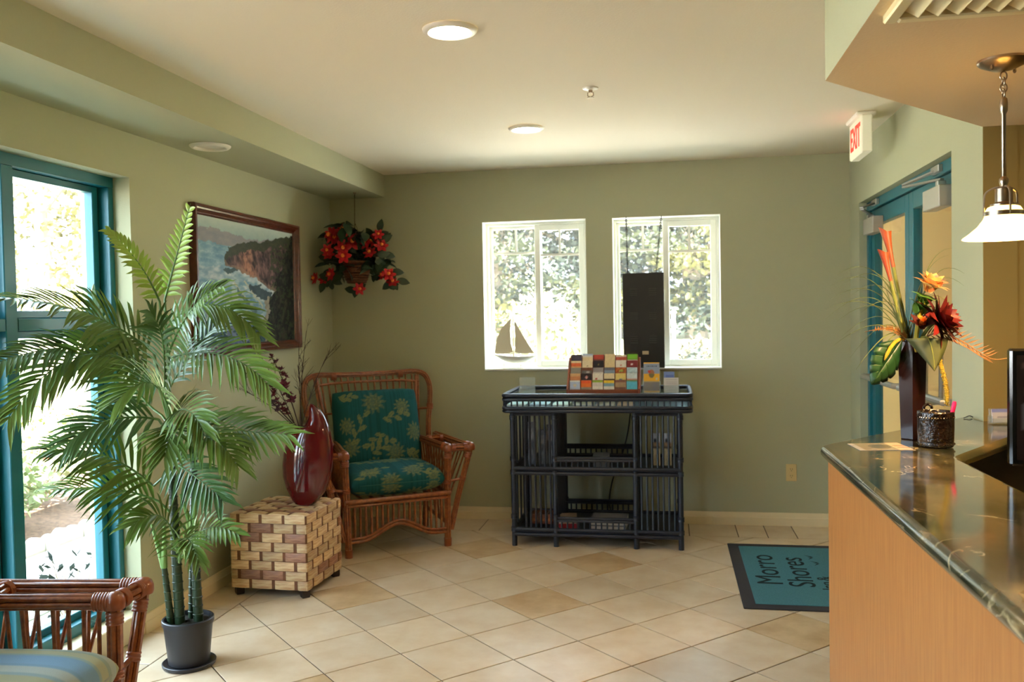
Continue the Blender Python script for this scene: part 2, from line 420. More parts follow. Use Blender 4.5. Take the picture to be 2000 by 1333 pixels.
# ---- two white vinyl sliders in the back wall
def slider(n, x0, x1, z0, z1, mid):
    yy = YB+.11
    f_ = MB(); t = .022
    f_.cbox(x0, x0+t, yy, yy+.08, z0, z1, .003); f_.cbox(x1-t, x1, yy, yy+.08, z0, z1, .003)
    f_.cbox(x0+t, x1-t, yy, yy+.08, z1-t, z1, .003); f_.cbox(x0+t, x1-t, yy, yy+.08, z0, z0+t, .003)
    wn = structure('window_%d' % n, f_, M_vinyl)
    def sash(a, b, y, sw, name):
        s_ = MB(); zz0, zz1 = z0+t, z1-t
        s_.cbox(a, a+sw, y, y+.03, zz0, zz1, .003); s_.cbox(b-sw, b, y, y+.03, zz0, zz1, .003)
        s_.cbox(a+sw, b-sw, y, y+.03, zz1-sw, zz1, .003); s_.cbox(a+sw, b-sw, y, y+.03, zz0, zz0+sw, .003)
        so_ = s_.build(name, M_vinyl, wn, world=True)
        MB().box(a+sw, b-sw, y+.012, y+.018, zz0+sw, zz1-sw).build('pane', M_glassv, so_, world=True, smooth=0)
        g = MB(); zg = zz1-sw-.17
        g.box(a+sw, b-sw, y+.019, y+.026, zg-.008, zg+.008); xm = (a+b)/2; g.box(xm-.008, xm+.008, y+.019, y+.026, zg+.008, zz1-sw)
        g.build('muntin', M_vinyl, so_, world=True, smooth=0)
        return so_
    sash(x0+t, mid+.02, yy+.045, .020, 'fixed_sash')
    s2 = sash(mid-.025, x1-t, yy+.008, .040, 'sliding_sash')
    MB().cbox(mid-.019, mid-.009, yy-.004, yy+.008, z0+.46, z0+.54, .002).build('latch', M_vinyl, s2, world=True)
    structure('trim_%d' % n, MB().cbox(x0+.001, x1-.001, YB-.012, YB+.11, z0+.001, z0+.014, .003), M_vinyl)
slider(2, *W1[:2], W1[2], W1[3], -.895)
slider(3, *W2[:2], W2[2], W2[3], -.005)
for (x0, x1, z0, z1), k in ((W1, 4), (W2, 5)):
    r_ = MB(); r_.box(x0, x0+.004, YB-.001, YB+.11, z0+.014, z1-.004); r_.box(x1-.004, x1, YB-.001, YB+.11, z0+.014, z1-.004); r_.box(x0, x1, YB-.001, YB+.11, z1-.004, z1)
    structure('trim_%d' % k, r_, M_vinyl, smooth=0)

# ---- double entrance door in the right wall
dx0, dx1 = XR+.055, XR+.115
fr_ = MB(); y0, y1, z1 = DW[0], DW[1], DW[3]
fr_.cbox(dx0-.01, dx1+.01, y0, y0+.05, 0, z1, .003); fr_.cbox(dx0-.01, dx1+.01, y1-.05, y1, 0, z1, .003); fr_.cbox(dx0-.01, dx1+.01, y0+.05, y1-.05, z1-.055, z1, .003)
door = structure('door_1', fr_, M_teal)
ym = (y0+y1)/2
def leaf(a, b, hinge_far):
    s_ = MB(); st = .075; zt = z1-.06
    s_.cbox(dx0+.006, dx1-.008, a, a+st, .012, zt, .003); s_.cbox(dx0+.006, dx1-.008, b-st, b, .012, zt, .003)
    s_.cbox(dx0+.006, dx1-.008, a+st, b-st, zt-.09, zt, .003); s_.cbox(dx0+.006, dx1-.008, a+st, b-st, .012, .24, .003)
    d_ = s_.build('door_leaf', M_teal, door, world=True)
    MB().box(dx0+.024, dx0+.03, a+st, b-st, .24, zt-.09).build('pane', M_glass, d_, world=True, smooth=0)
    pb = MB(); xb = dx0-.06
    pb.cbox(dx0-.005, dx0+.006, a+.02, a+.06, .985, 1.055, .003); pb.cbox(dx0-.005, dx0+.006, b-.06, b-.02, .985, 1.055, .003)
    pb.tube([(dx0, a+.04, 1.02), (xb, a+.05, 1.02), (xb, b-.05, 1.02), (dx0, b-.04, 1.02)], .016, 10)
    pb.build('push_bar', M_alu, d_, world=True)
    pl = MB(); yh = a+.13 if hinge_far else b-.13
    pl.tube(catmull([(dx1-.01, yh, .95), (dx1+.05, yh, .955), (dx1+.06, yh, 1.0), (dx1+.06, yh, 1.2), (dx1+.05, yh, 1.245), (dx1-.01, yh, 1.25)], 4), .012, 8)
    pl.build('pull_handle', M_alu, d_, world=True)
leaf(y0+.052, ym-.003, False); leaf(ym+.003, y1-.052, True)
def closer(yc_, sgn):
    b_ = MB(); b_.cbox(dx0-.055, dx0+.005, yc_-.125, yc_+.125, z1-.21, z1-.115, .004)
    c_ = b_.build('door_closer', M_closer, door, world=True)
    a_ = MB(); xk = dx0-.12
    a_.cbox(dx0-.028-.018, dx0-.028+.018, yc_+sgn*.06-.018, yc_+sgn*.06+.018, z1-.115, z1-.092, .003)
    p0 = V(dx0-.028, yc_+sgn*.06, z1-.085); p1 = V(xk, yc_-sgn*.17, z1-.083); p2 = V(dx0-.012, yc_-sgn*.03, z1-.03)
    for a, b in ((p0, p1), (p1+V(0,0,.012), p2)):
        d = (b-a); m4 = Matrix.Translation((a+b)/2) @ d.to_track_quat('X', 'Z').to_matrix().to_4x4(); L = d.length/2
        a_.cbox(-L-.01, L+.01, -.011, .011, -.005, .005, .002, m4)
    a_.cbox(dx0-.03, dx0-.009, yc_-sgn*.03-.06, yc_-sgn*.03+.06, z1-.045, z1-.012, .003)
    a_.build('closer_arm', M_alu, c_, world=True)
closer(y1-.24, 1); closer(y0+.30, -1)

# vestibule beyond the door
structure('wall_vestibule', MB().box(3.0, 3.1, YC+.12, 7.0, -.2, ZC+.15).box(XR+.12, 3.0, 6.9, 7.0, -.2, ZC+.15), M_tan, smooth=0)
structure('wall_vestibule_near', MB().box(XR+.12, 3.0, YC+.12, YC+.16, -.004, ZC), M_tan, smooth=0)
structure('floor_vestibule', MB().box(XR+.12, 3.0, YC+.12, 6.9, -.2, -.002), M_tile, smooth=0)
structure('ceiling_vestibule', MB().box(XR+.12, 3.1, YB+.20, 7.0, ZC, ZC+.2), M_ceil, smooth=0)

# ------------------------------------------------------------------ lamps and fittings
M_lens = mat('lit_lamp_lens', (255,240,205), .5, emit=(255,233,192), estr=CAN_POWER)
M_white = mat('white_enamel', (236,230,214), .4)
M_baffle = mat('white_baffle', (226,220,204), .5)
M_nickel = mat('brushed_nickel', (176,158,136), .28, metal=1)
def downlight(x, y, z, lit, label, R=.098):
    t = thing('recessed_downlight', label, 'ceiling lamp', (x, y, z), group='round recessed ceiling lamps')
    MB().lathe([(R,-.001),(R*.98,-.007),(R*.9,-.013),(R*.80,-.014),(R*.735,-.009),(R*.72,-.001)], 48, cap0=False, cap1=False).build('trim_ring', M_white, t)
    if lit:
        MB().lathe([(.0005,-.010),(R*.35,-.0095),(R*.6,-.007),(R*.72,-.004)], 32, cap0=False, cap1=False).build('lamp_lens', M_lens, t)
    else:
        MB().lathe([(R*.70,-.002),(R*.55,-.0012),(.002,-.0011)], 32, cap0=False, cap1=True).build('lamp_lens', M_baffle, t)
downlight(-.745, 3.045, ZC, True, 'lit recessed ceiling lamp, the nearer and larger of the two glowing discs')
downlight(-.742, 4.727, ZC, True, 'lit recessed ceiling lamp nearest the back wall')
downlight(-2.19, 3.99, SOF_Z, False, 'unlit recessed lamp in the soffit above the left wall')
downlight(2.1, 5.0, ZC, True, 'lit recessed lamp in the vestibule behind the glass doors')

t = thing('sprinkler_head', 'small white fire sprinkler head on the ceiling between the downlights', 'sprinkler', (-.329, 3.971, ZC))
MB().lathe([(.036,0),(.034,-.005),(.016,-.010)], 24, cap0=False).build('escutcheon', M_white, t)
m_ = MB(); m_.lathe([(.009,-.010),(.009,-.022)], 12); m_.tube([(-.012,0,-.02),(-.013,0,-.034),(0,0,-.042),(.013,0,-.034),(.012,0,-.02)], .0025, 6)
m_.lathe([(.016,-.043),(.016,-.045)], 16); m_.build('sprinkler_frame', M_nickel, t)

t = thing('exit_sign', 'white exit sign with red letters hanging from the ceiling beside the doors', 'exit sign', (1.008, 4.905, ZC))
MB().cbox(-.045, .055, -.135, .135, -.022, 0, .006).build('mounting_canopy', M_white, t)
MB().cbox(-.023, .030, -.152, .152, -.212, -.020, .006).build('housing', mat('white_sign_plastic', (238,236,214), .5, emit=(238,236,205), estr=.04), t)
def text(name, body, size, m, parent, mtx, ext=.0008, align='CENTER', sx=1, sy_=1, bold=0):
    cu = bpy.data.curves.new(name, 'FONT'); cu.body = body; cu.size = size; cu.extrude = ext; cu.align_x = align; cu.align_y = 'CENTER'; cu.offset = bold
    tmp = bpy.data.objects.new(name, cu); COL.objects.link(tmp)
    dg = bpy.context.evaluated_depsgraph_get(); me = bpy.data.meshes.new_from_object(tmp.evaluated_get(dg))
    bpy.data.objects.remove(tmp); bpy.data.curves.remove(cu)
    me.materials.clear(); me.materials.append(m)
    return link(name, me, parent, False, mtx @ Matrix.Diagonal((sx, sy_, 1, 1)))
# reads along -y when seen from the lobby, letters upright
fm = Matrix(((0,0,-1,-.0238),(-1,0,0,0),(0,1,0,-.118),(0,0,0,1)))
text('lettering', 'EXIT', .145, mat('red_lit_letters', (225,50,30), .5, emit=(255,40,20), estr=.5), t, fm, sx=.82, sy_=1.15, bold=.003)

def pendant(x, y, label):
    t = thing('pendant_lamp', label, 'lamp', (x, y, BK_Z), group='pendants over the reception counter')
    b = MB(); b.lathe([(.066,0),(.066,-.006),(.060,-.012),(.030,-.026),(.012,-.030)], 36, cap0=False); 
    b.build('canopy', M_nickel, t)
    for a in (0.6, 3.7): MB().lathe([(.004,-.018),(.005,-.028),(.002,-.032)], 8, c=(.045*math.cos(a), .045*math.sin(a), 0)).build('canopy_screw', M_nickel, t)
    ch = MB()
    for k in range(4):
        zc = -.044-k*.016; a = PI/2*(k % 2)
        ch.tube([(math.cos(a)*.0085*math.cos(q), math.sin(a)*.0085*math.cos(q), zc+.012*math.sin(q)) for q in [2*PI*i/14 for i in range(14)]], .0022, 6, closed=True)
    ch.build('chain', M_nickel, t)
    b = MB(); b.lathe([(.003,-.100),(.009,-.106),(.0105,-.120),(.010,-.140),(.006,-.148),(.006,-.318),(.011,-.324),(.012,-.332),(.010,-.340),(.008,-.350)], 16); b.build('rod', M_nickel, t)
    b = MB(); b.lathe([(.008,-.345),(.022,-.352),(.022,-.388),(.026,-.392),(.034,-.394),(.034,-.400)], 24); b.build('socket_cup', M_nickel, t)
    for k in range(3):
        a = 2*PI*k/3+.5; c_, s2 = math.cos(a), math.sin(a)
        pts = catmull([(.008*c_, .008*s2, -.346), (.025*c_, .025*s2, -.348), (.045*c_, .045*s2, -.360), (.0495*c_, .0495*s2, -.385), (.0495*c_, .0495*s2, -.425)], 5)
        MB().tube(pts, .0028, 6).build('cage_arm', M_nickel, t)
    MB().lathe([(.0475,-.414),(.0505,-.414),(.0505,-.426),(.0475,-.426)], 32, cap0=False, cap1=False).build('ring_band', M_nickel, t)
    mg = bpy.data.materials.new('frosted_glass_shade'); mg.use_nodes = True; n = mg.node_tree.nodes; l = mg.node_tree.links; bs = n['Principled BSDF']
    bs.inputs['Base Color'].default_value = (*lin((250,225,170)), 1); bs.inputs['Roughness'].default_value = .25
    bs.inputs['Emission Color'].default_value = (*lin((255,196,96)), 1); bs.inputs['Emission Strength'].default_value = SHADE_GLOW
    sh = MB(); prof = [(.030,-.398),(.040,-.402),(.046,-.412),(.047,-.424),(.052,-.436),(.066,-.455),(.088,-.474),(.102,-.484),(.104,-.488)]
    sh.lathe(prof, 48, cap0=False, cap1=False); sh.lathe([(r-.003, z-.001) for r, z in prof[::-1]], 48, cap0=False, cap1=False)
    sh.build('lamp_shade', mg, t, smooth=80)
    MB().lathe([(.001,-.405),(.010,-.408),(.013,-.425),(.024,-.442),(.028,-.458),(.022,-.474),(.010,-.481),(.001,-.482)], 20, cap0=False, cap1=False).build('bulb', mat('lit_bulb', (255,235,190), .5, emit=(255,206,130), estr=40), t)
    p_ = bpy.data.lights.new('pendant_bulb_light', 'POINT'); p_.energy = PENDANT_BULB; p_.color = (1, .72, .40); p_.shadow_soft_size = .03
    o = bpy.data.objects.new('pendant_bulb_light', p_); COL.objects.link(o); o.location = (x, y, BK_Z-.53)
pendant(.914, 2.625, 'brushed nickel pendant lamp with a glowing bell glass shade above the counter')

# louvred diffuser on the soffit by the upper right corner
t = thing('ceiling_grille', 'cream louvred ceiling grille on the peach soffit near the pendant', 'ceiling grille', (.80, 1.86, BK_Z))
M_cream = mat('cream_plastic', (236,220,170), .3, spec=.5)
g = MB(); hw, hl = .305, .30
g.cbox(-hw, -hw+.03, -hl, hl, -.022, 0, .004); g.cbox(hw-.03, hw, -hl, hl, -.022, 0, .004); g.cbox(-hw+.03, hw-.03, hl-.03, hl, -.022, 0, .004); g.cbox(-hw+.03, hw-.03, -hl, -hl+.03, -.022, 0, .004)
g.build('grille_frame', M_cream, t)
for k in range(13):
    MB().cbox(-.018, .018, -.262, .262, -.002, .002, .001, rotm((-.252+k*.042, 0, -.013), 0, 0, .55)).build('louvre', M_cream, t)

# ------------------------------------------------------------------ reception counter
def round_corner(poly, idx, r, n=5):
    out = []
    for i, p in enumerate(poly):
        if i in idx:
            a, b = Vector(poly[i-1]), Vector(poly[(i+1) % len(poly)]); q = Vector(p)
            out += [tuple(x) for x in bez(q+(a-q).normalized()*r, q, q+(b-q).normalized()*r, n)]
        else: out.append(p)
    return out
def offset(poly, d):
    n = len(poly); out = []
    for i in range(n):
        p0, p1, p2 = Vector(poly[i-1]), Vector(poly[i]), Vector(poly[(i+1) % n])
        e1, e2 = (p1-p0).normalized(), (p2-p1).normalized(); n1, n2 = V(-e1.y, e1.x), V(-e2.y, e2.x)
        b = (n1+n2); b = b/max(.3, b.length_squared)*2
        out.append((p1.x+b.x*d, p1.y+b.y*d))
    return out
CP = [(BK_X+.005,-.6),(.83,-.6),(.818,2.69),(1.25,3.31),(2.2,3.31),(2.2,YC-.002),(XR-.002,YC-.002),(XR-.002,3.752),(BK_X+.005,2.925)]
CP = [(x, y) for x, y in CP]
cpoly = round_corner(CP, {2, 3, 8}, .03)
def worktop(poly, z0, z1, r):
    mb = MB(); n = len(poly); R = []
    lv = [(r*(1-math.cos(a)), (z0+z1)/2+r*math.sin(a)) for a in [-PI/2+PI*i/8 for i in range(9)]]
    vs = []
    for d, z in lv: vs += [(x, y, z) for x, y in offset(poly, d)]
    fs = [tuple(range(n))[::-1]]
    for k in range(8): fs += [(k*n+i, k*n+(i+1) % n, (k+1)*n+(i+1) % n, (k+1)*n+i) for i in range(n)]
    fs.append(tuple(8*n+i for i in range(n))); mb.add(vs, fs); return mb
wt_ = worktop(cpoly, ZT-.04, ZT, .02).build('granite_worktop', M_granite, smooth=40)
for p_ in (wt_.data.polygons[0], wt_.data.polygons[-1]):
    ks = set(p_.edge_keys); p_.use_smooth = False
    for e_ in wt_.data.edges:
        if e_.key in ks: e_.use_edge_sharp = True
tag(wt_, 'polished dark green granite worktop with rounded edge on the reception counter', 'counter top')
t = thing('reception_counter', 'reception counter clad in orange oak under the granite top', 'counter', (.49, 2.87, 0))
M_deskdark = mat('dark_desk_laminate', (34,28,26), .45)
b = MB(); b.cbox(.491, .515, -.58, 2.885, 0, .96, .002); b.build('front_panel', M_oak, t, world=True)
d_ = (V(1.168, 3.70, 0)-V(.491, 2.885, 0)); L = d_.length; an = math.atan2(d_.y, d_.x)
MB().cbox(.004, L-.01, -.024, 0, 0, .96, .002, rotm((.491, 2.885, 0), an)).build('side_panel', M_oak, t, world=True)
MB().cbox(.775, .793, -.55, 2.66, 0, .959, .002).build('inner_panel', M_deskdark, t, world=True)
MB().cbox(0, .10, 0, .018, 0, .959, .002, rotm((.80, 2.705, 0), math.atan2(.62, .432))).build('end_panel', M_oak, t, world=True)
MB().cbox(.10, .74, 0, .018, 0, .959, .002, rotm((.80, 2.705, 0), math.atan2(.62, .432))).build('inner_panel', M_deskdark, t, world=True)
t = thing('desk', 'dark work desk behind the reception counter under the monitor', 'desk', (1.4, 2.0, 0))
MB().cbox(.80, 2.0, .4, 2.60, .70, .74, .004).build('desk_top', M_deskdark, t, world=True)
MB().cbox(1.9, 1.94, .45, 2.55, 0, .70, .003).build('desk_side', M_deskdark, t, world=True)
MB().cbox(.80, .83, .45, 2.55, 0, .70, .003).build('desk_side', M_deskdark, t, world=True)

# monitor
t = thing('computer_monitor', 'black computer monitor cut by the right edge behind the counter', 'monitor', (1.13, 2.50, .74))
mm = rotm((1.137, 2.47, 1.165), -.10)
MB().cbox(-.255, .255, 0, .035, -.155, .155, .006, mm).build('bezel', mat('glossy_black_plastic', (14,13,13), .12, spec=.6), t, world=True)
scr = MB()
def scrcol(u, v):
    c = (.030,.016,.014)
    for (a, b, e, f, q) in ((.04,.13,.62,.70,(.16,.12,.12)),(.02,.06,.30,.55,(.11,.085,.085)),(.09,.20,.10,.40,(.12,.09,.09)),(.2,.9,.2,.8,(.10,.08,.08)),(.03,.2,.88,.94,(.09,.045,.04))):
        if a <= u <= b and e <= v <= f: c = q
    return c
scr.grid(lambda u, v: mm @ V(-.240+.48*u, -.0012, -.138+.276*v), 60, 36, scrcol); scr.build('screen', colmat('monitor_screen', .12, .5), t, world=True)
s_ = MB(); s_.cbox(1.10, 1.17, 2.50, 2.53, .76, 1.05, .005); s_.cbox(1.03, 1.25, 2.42, 2.58, .741, .76, .006); s_.build('monitor_stand', MATS['glossy_black_plastic'], t, world=True)
t = thing('keyboard', 'black keyboard on the desk behind the counter', 'keyboard', (1.1, 2.2, .74))
MB().cbox(-.2, .2, -.07, .07, .001, .016, .003).build('base', MATS['glossy_black_plastic'], t)
k_ = MB()
for i in range(14):
    for j in range(5): k_.box(-.188+i*.027, -.166+i*.027, -.058+j*.024, -.040+j*.024, .016, .021)
tag(k_.build('keys', mat('grey_keycap', (40,38,36), .5), t, smooth=0), kind='stuff')

# things on the counter
t = thing('flower_vase', 'tall dark brown six-sided vase holding tropical flowers on the counter', 'vase', (.789, 3.07, ZT))
b = MB(); M_vase = mat('dark_brown_glaze', (34,14,13), .18, spec=.35, coat=.1)
b.lathe([(.039,.0005),(.040,.004),(.0505,.325),(.0500,.331),(.045,.331),(.044,.30),(.036,.012)], 6, cap1=True, mtx=Matrix.Rotation(.30, 4, 'Z')); b.build('body', M_vase, t, smooth=0)
t = thing('pen_mug', 'dark brown glazed stoneware mug used as a pen holder beside the vase', 'mug', (.812, 2.895, ZT))
M_mug = mat('dark_brown_stoneware', (28,16,10), .18, spec=.5, coat=.4, bump=1.0, bscale=60)
b = MB(); b.lathe([(.040,.001),(.049,.003),(.052,.010),(.050,.014),(.0515,.020),(.0525,.055),(.0525,.088),(.0532,.094),(.0528,.100),(.0530,.106),(.0525,.110),(.050,.112),(.047,.108),(.0465,.02),(.02,.012)], 40)
b.build('body', M_mug, t, smooth=60)
bd = MB()
for k in range(40):
    a = 2*PI*k/40
    for z in (.012, .094): bd.lathe([(.0005,-.0022),(.0022,0),(.0005,.0022)], 6, c=(.0535*math.cos(a), .0535*math.sin(a), z), cap0=False, cap1=False)
tag(bd.build('beading', M_mug, t), kind='stuff')
MB().tube([(-.006+.012*math.cos(q), .058+.004, .113+.013*math.sin(q)) for q in [2*PI*i/16 for i in range(16)]], .0045, 8, closed=True).build('ring_handle', M_mug, t)
t = thing('pink_highlighter', 'bright pink highlighter pen leaning in the dark stoneware mug', 'pen', (.838, 2.885, ZT+.018))
M_pink = mat('pink_plastic', (240,40,110), .35)
pd = V(.18, -.1, 1).normalized(); pm = pd.to_track_quat('Z', 'Y').to_matrix().to_4x4()
MB().lathe([(.006,.0),(.0075,.004),(.0075,.095)], 12, mtx=pm, sy_=.7).build('barrel', M_pink, t)
MB().lathe([(.0085,.093),(.0095,.098),(.009,.122),(.006,.128)], 12, mtx=pm, sy_=.7).build('cap', M_pink, t)
t = thing('business_card_holder', 'clear acrylic business card holder with cards by the alcove wall', 'card holder', (1.203, 3.47, ZT))
mm = rotm((0,0,.001), .12)
b = MB(); b.cbox(-.045,.045,-.018,.022,0,.004,.001,mm); b.cbox(-.045,.045,-.018,-.015,.004,.022,.001,mm); b.cbox(-.045,.045,.0,.003,.004,.058,.001,mm @ Matrix.Rotation(-.2,4,'X')); b.cbox(-.045,-.042,-.018,.02,.004,.03,.001,mm); b.cbox(.042,.045,-.018,.02,.004,.03,.001,mm)
b.build('holder', M_clear, t)
cards = MB(); mc = mm @ Matrix.Translation((0,-.006,.005)) @ Matrix.Rotation(-.2,4,'X')
cards.box(-.04,.04,-.004,0,0,.05,mc)
b0 = len(cards.v)
cards.grid(lambda u, v: mc @ V(-.04+.08*u, -.0044, .05*v), 16, 10, lambda u, v: (.20,.24,.55) if v > .72 else ((.25,.25,.36) if (.35 < v < .5 and .2 < u < .8) else (.50,.50,.60)))
cards.setcol(0, [(.5,.5,.58)]*b0)
tag(cards.build('card_stack', colmat('printed_card', .4)), 'small stack of white cards with a blue band in the clear holder', 'cards')
bpy.data.objects['card_stack'].matrix_basis = Matrix.Translation((1.203, 3.47, ZT))
t = MB(); 
def flyer(u, v):
    if u > .72: 
        if .25 < v < .75 and (int(v*30) % 3 == 0) and u > .78: return (.35,.2,.12)
        return (.72,.52,.34)
    if u < .10: return (.45,.45,.45)
    return (.30,.27,.20) if (u-.5)**2*6+(v-.5)**2*3 > .25 else (.12,.11,.09)
P0, P1, P2, P3 = V(.571,2.806,ZT), V(.734,2.823,ZT), V(.717,2.971,ZT), V(.560,2.940,ZT)
def fl(u, v, z): q = (P0*(1-u)+P1*u)*(1-v)+(P3*(1-u)+P2*u)*v; return (q.x, q.y, ZT+z)
t.grid(lambda u, v: fl(u, v, .0016), 24, 16, flyer)
nb = len(t.v); t.add([fl(0,0,.0004),fl(1,0,.0004),fl(1,1,.0004),fl(0,1,.0004),fl(0,0,.0015),fl(1,0,.0015),fl(1,1,.0015),fl(0,1,.0015)], [(3,2,1,0),(0,1,5,4),(1,2,6,5),(2,3,7,6),(3,0,4,7)])
tag(t.build('flyer', colmat('glossy_flyer', .2, .5)), 'flat printed flyer with a tan end lying on the granite beside the vase', 'flyer')
t = thing('electric_cable', 'thin black cable lying on the counter by the wall corner', 'cable', (1.14, 3.60, ZT))
MB().tube(catmull([(-.02,.03,.003),(-.005,.05,.005),(.01,.058,.008),(.022,.06,.003)], 5), .002, 6).build('cable_run', M_dark, t)

# ------------------------------------------------------------------ doormat
t = thing('doormat', 'teal doormat with dark border and lettering on the floor by the counter', 'mat', (.34, 4.30, 0))
M_matblack = mat('black_mat_rubber', (38,34,38), .85, bump=.2, bscale=300); M_mat = mat('teal_mat_pile', (80,132,144), .95, var=.25, vscale=260, bump=.5, bscale=400, spec=.1)
M_matink = mat('black_mat_print', (34,44,46), .95, spec=.1)
b = MB(); b.cbox(0, .80, 0, 1.20, .0005, .006, .003); b.build('border', M_matblack, t)
MB().cbox(.062, .738, .065, 1.135, .005, .009, .002).build('pile', M_mat, t)
def matline(name, body, x, y, size, sx, sy_=1.0):
    m4 = Matrix(((0,-1,0,x),(1,0,0,y),(0,0,1,.0094),(0,0,0,1)))
    text(name, body, size, M_matink, t, m4, ext=.0006, sx=sx, sy_=sy_)
matline('lettering', 'Morro', .175, .66, .19, 1.12, 1.0)
matline('lettering', 'Shores', .335, .63, .19, 1.06, 1.0)
matline('lettering', 'Inn', .455, .385, .10, 1.15)
matline('lettering', '&', .455, .51, .10, 1.15)
def bird(x, y, s):
    b = MB(); b.tube([(x-s*.2, y-s, .0096), (x+s*.35, y-s*.15, .0096), (x-.1*s, y, .0096), (x+s*.35, y+s*.2, .0096), (x-s*.5, y+s*.9, .0096)], [.001, .007, .004, .007, .001], 6, flat=.12)
    b.build('bird_mark', M_matink, t)
bird(.455, .80, .045); bird(.440, .92, .045)

# ------------------------------------------------------------------ wall outlet
t = thing('wall_outlet', 'ivory double wall outlet low on the back wall beside the counter', 'outlet', (.791, YB, .355))
M_ivory = mat('ivory_plastic', (214,190,132), .4)
MB().cbox(-.034, .034, -.006, 0, -.057, .057, .003).build('cover_plate', M_ivory, t)
for z in (-.022, .022):
    f_ = MB(); f_.lathe([(.0165,0),(.0165,.0015),(.015,.002)], 20, mtx=Matrix.Translation((0,-.006,z)) @ Matrix.Rotation(PI/2,4,'X')); so_ = f_.build('socket', M_ivory, t)
    for x in (-.006, .006): MB().box(x-.0012, x+.0012, -.0084, -.008, z-.002, z+.007).build('slot', M_dark, so_, smooth=0)
    MB().lathe([(.0025,0),(.0025,.0004)], 10, mtx=Matrix.Translation((0,-.008,z-.009)) @ Matrix.Rotation(PI/2,4,'X')).build('slot', M_dark, so_)

# ------------------------------------------------------------------ blue-black rattan display cabinet
M_blue = mat('blue_black_lacquered_rattan', (28,36,50), .36, spec=.5, var=.35, vscale=30, stretch=(1,1,.15))
cab = thing('rattan_display_cabinet', 'blue-black rattan display cabinet with galleried glass top against the back wall', 'cabinet', (-.447, 5.58, 0))
X0, X1, XA, XB_ = -.955, .062, -.695, -.205; Y0, Y1 = 5.33, 5.86
XT0, XT1, YT0, YT1 = -1.018, .142, 5.275, 5.905
def cpart(name, mb, smooth=35): return mb.build(name, M_blue, cab, world=True, smooth=smooth)
spin = {}
def spindle(name, p, axis_h, r=.006):
    key = (round(axis_h, 4), r)
    if key not in spin: spin[key] = MB().cyl((0,0,0), (0,0,axis_h), r, r, 8).mesh('spindle', M_blue)
    o = link(name, spin[key], cab); o.matrix_parent_inverse = wmat(cab).inverted(); o.matrix_basis = Matrix.Translation(p)
for x in (X0, XA, XB_, X1):
    for y in (Y0, Y1):
        b = MB(); b.cyl((x, y, .001), (x, y, .832), .0165, .0165, 12)
        for z in (.105, .185, .46, .545, .80): b.lathe([(.0165,z-.016),(.0205,z-.013),(.0205,z-.004),(.019,z),(.0205,z+.004),(.0205,z+.013),(.0165,z+.016)], 12, c=(x, y, 0), cap0=False, cap1=False)
        cpart('post', b)
def rrect(x0, x1, y0, y1, z, r=.035, n=4):
    return round3([(x0,y0),(x1,y0),(x1,y1),(x0,y1)], z, r, n)
def round3(P, z, r, n):
    return [(x, y, z) for x, y in round_corner(P, {0,1,2,3}, r, n)]
# top tray
b = MB(); b.prism(round_corner([(XT0+.01,YT0+.01),(XT1-.01,YT0+.01),(XT1-.01,YT1-.01),(XT0+.01,YT1-.01)], {0,1,2,3}, .03, 4), .836, .850); cpart('tray_board', b)
for z, r in ((.842, .011), (.862, .012), (.914, .012), (.938, .013)):
    cpart('tray_rail', MB().tube(rrect(XT0+.012, XT1-.012, YT0+.012, YT1-.012, z), r, 10, closed=True))
nf = 32
for k in range(nf):
    x = XT0+.03+(XT1-XT0-.06)*k/(nf-1)
    for y in (YT0+.012, YT1-.012): spindle('spindle', (x, y, .866), .044, .0055)
for k in range(1, 17):
    y = YT0+.012+(YT1-YT0-.024)*k/17
    for x in (XT0+.012, XT1-.012): spindle('spindle', (x, y, .866), .044, .0055)
MB().cbox(XT0+.026, XT1-.026, YT0+.026, YT1-.026, .930, .936, .001).build('glass_top', glassmat('cabinet_glass', (225,240,235)), cab, world=True)
# shelves, side bays
for z0, zr in ((.075, .175), (.455, .548)):
    b = MB(); b.box(X0, X1, Y0, Y1, z0+.008, z0+.022); cpart('shelf', b, 0)
    for dz in (0, .030):
        fr_ = MB(); fr_.tube([(X0,Y0-.006,z0+dz),(X1,Y0-.006,z0+dz)], .0125, 8); cpart('shelf_rail', fr_)
        fr_ = MB(); fr_.tube([(X0,Y1,z0+dz),(X1,Y1,z0+dz)], .0125, 8); cpart('shelf_rail', fr_)
        for x in (X0, X1): cpart('shelf_rail', MB().tube([(x,Y0,z0+dz),(x,Y1,z0+dz)], .0125, 8))
    for y in (Y0-.004, Y1):
        for dz in (0, .016): cpart('gallery_rail', MB().tube([(XA,y,zr-.012+dz),(XB_,y,zr-.012+dz)], .0095, 8))
        for k in range(13): spindle('spindle', (XA+.036+k*(XB_-XA-.072)/12, y, z0+.038), zr-z0-.055, .0052)
for (z0, z1_) in ((.105, .445), (.487, .822)):
    for (a, b_) in ((X0, XA), (XB_, X1)):
        n_ = 6
        xs_ = [a+.075+(b_-a-.105)*k/(n_-1) for k in range(n_)] if a == X0 else [a+.035+(b_-a-.07)*k/(n_) for k in range(n_+1)]
        for x in xs_: spindle('slat', (x, Y0, z0), z1_-z0, .0068)
    for x in (XA, XB_):
        for k in range(6): spindle('slat', (x, Y0+.08+k*.072, z0), z1_-z0, .0068)
    for x in (X0, X1):
        for k in range(3): spindle('slat', (x, Y0+.13+k*.13, z0), z1_-z0, .0068)
for (a, b_) in ((X0, XA), (XB_, X1)):
    cpart('top_rail', MB().tube([(a,Y0,.822),(b_,Y0,.822)], .013, 8))
cpart('top_rail', MB().tube([(X0,Y1,.822),(X1,Y1,.822)], .013, 8))

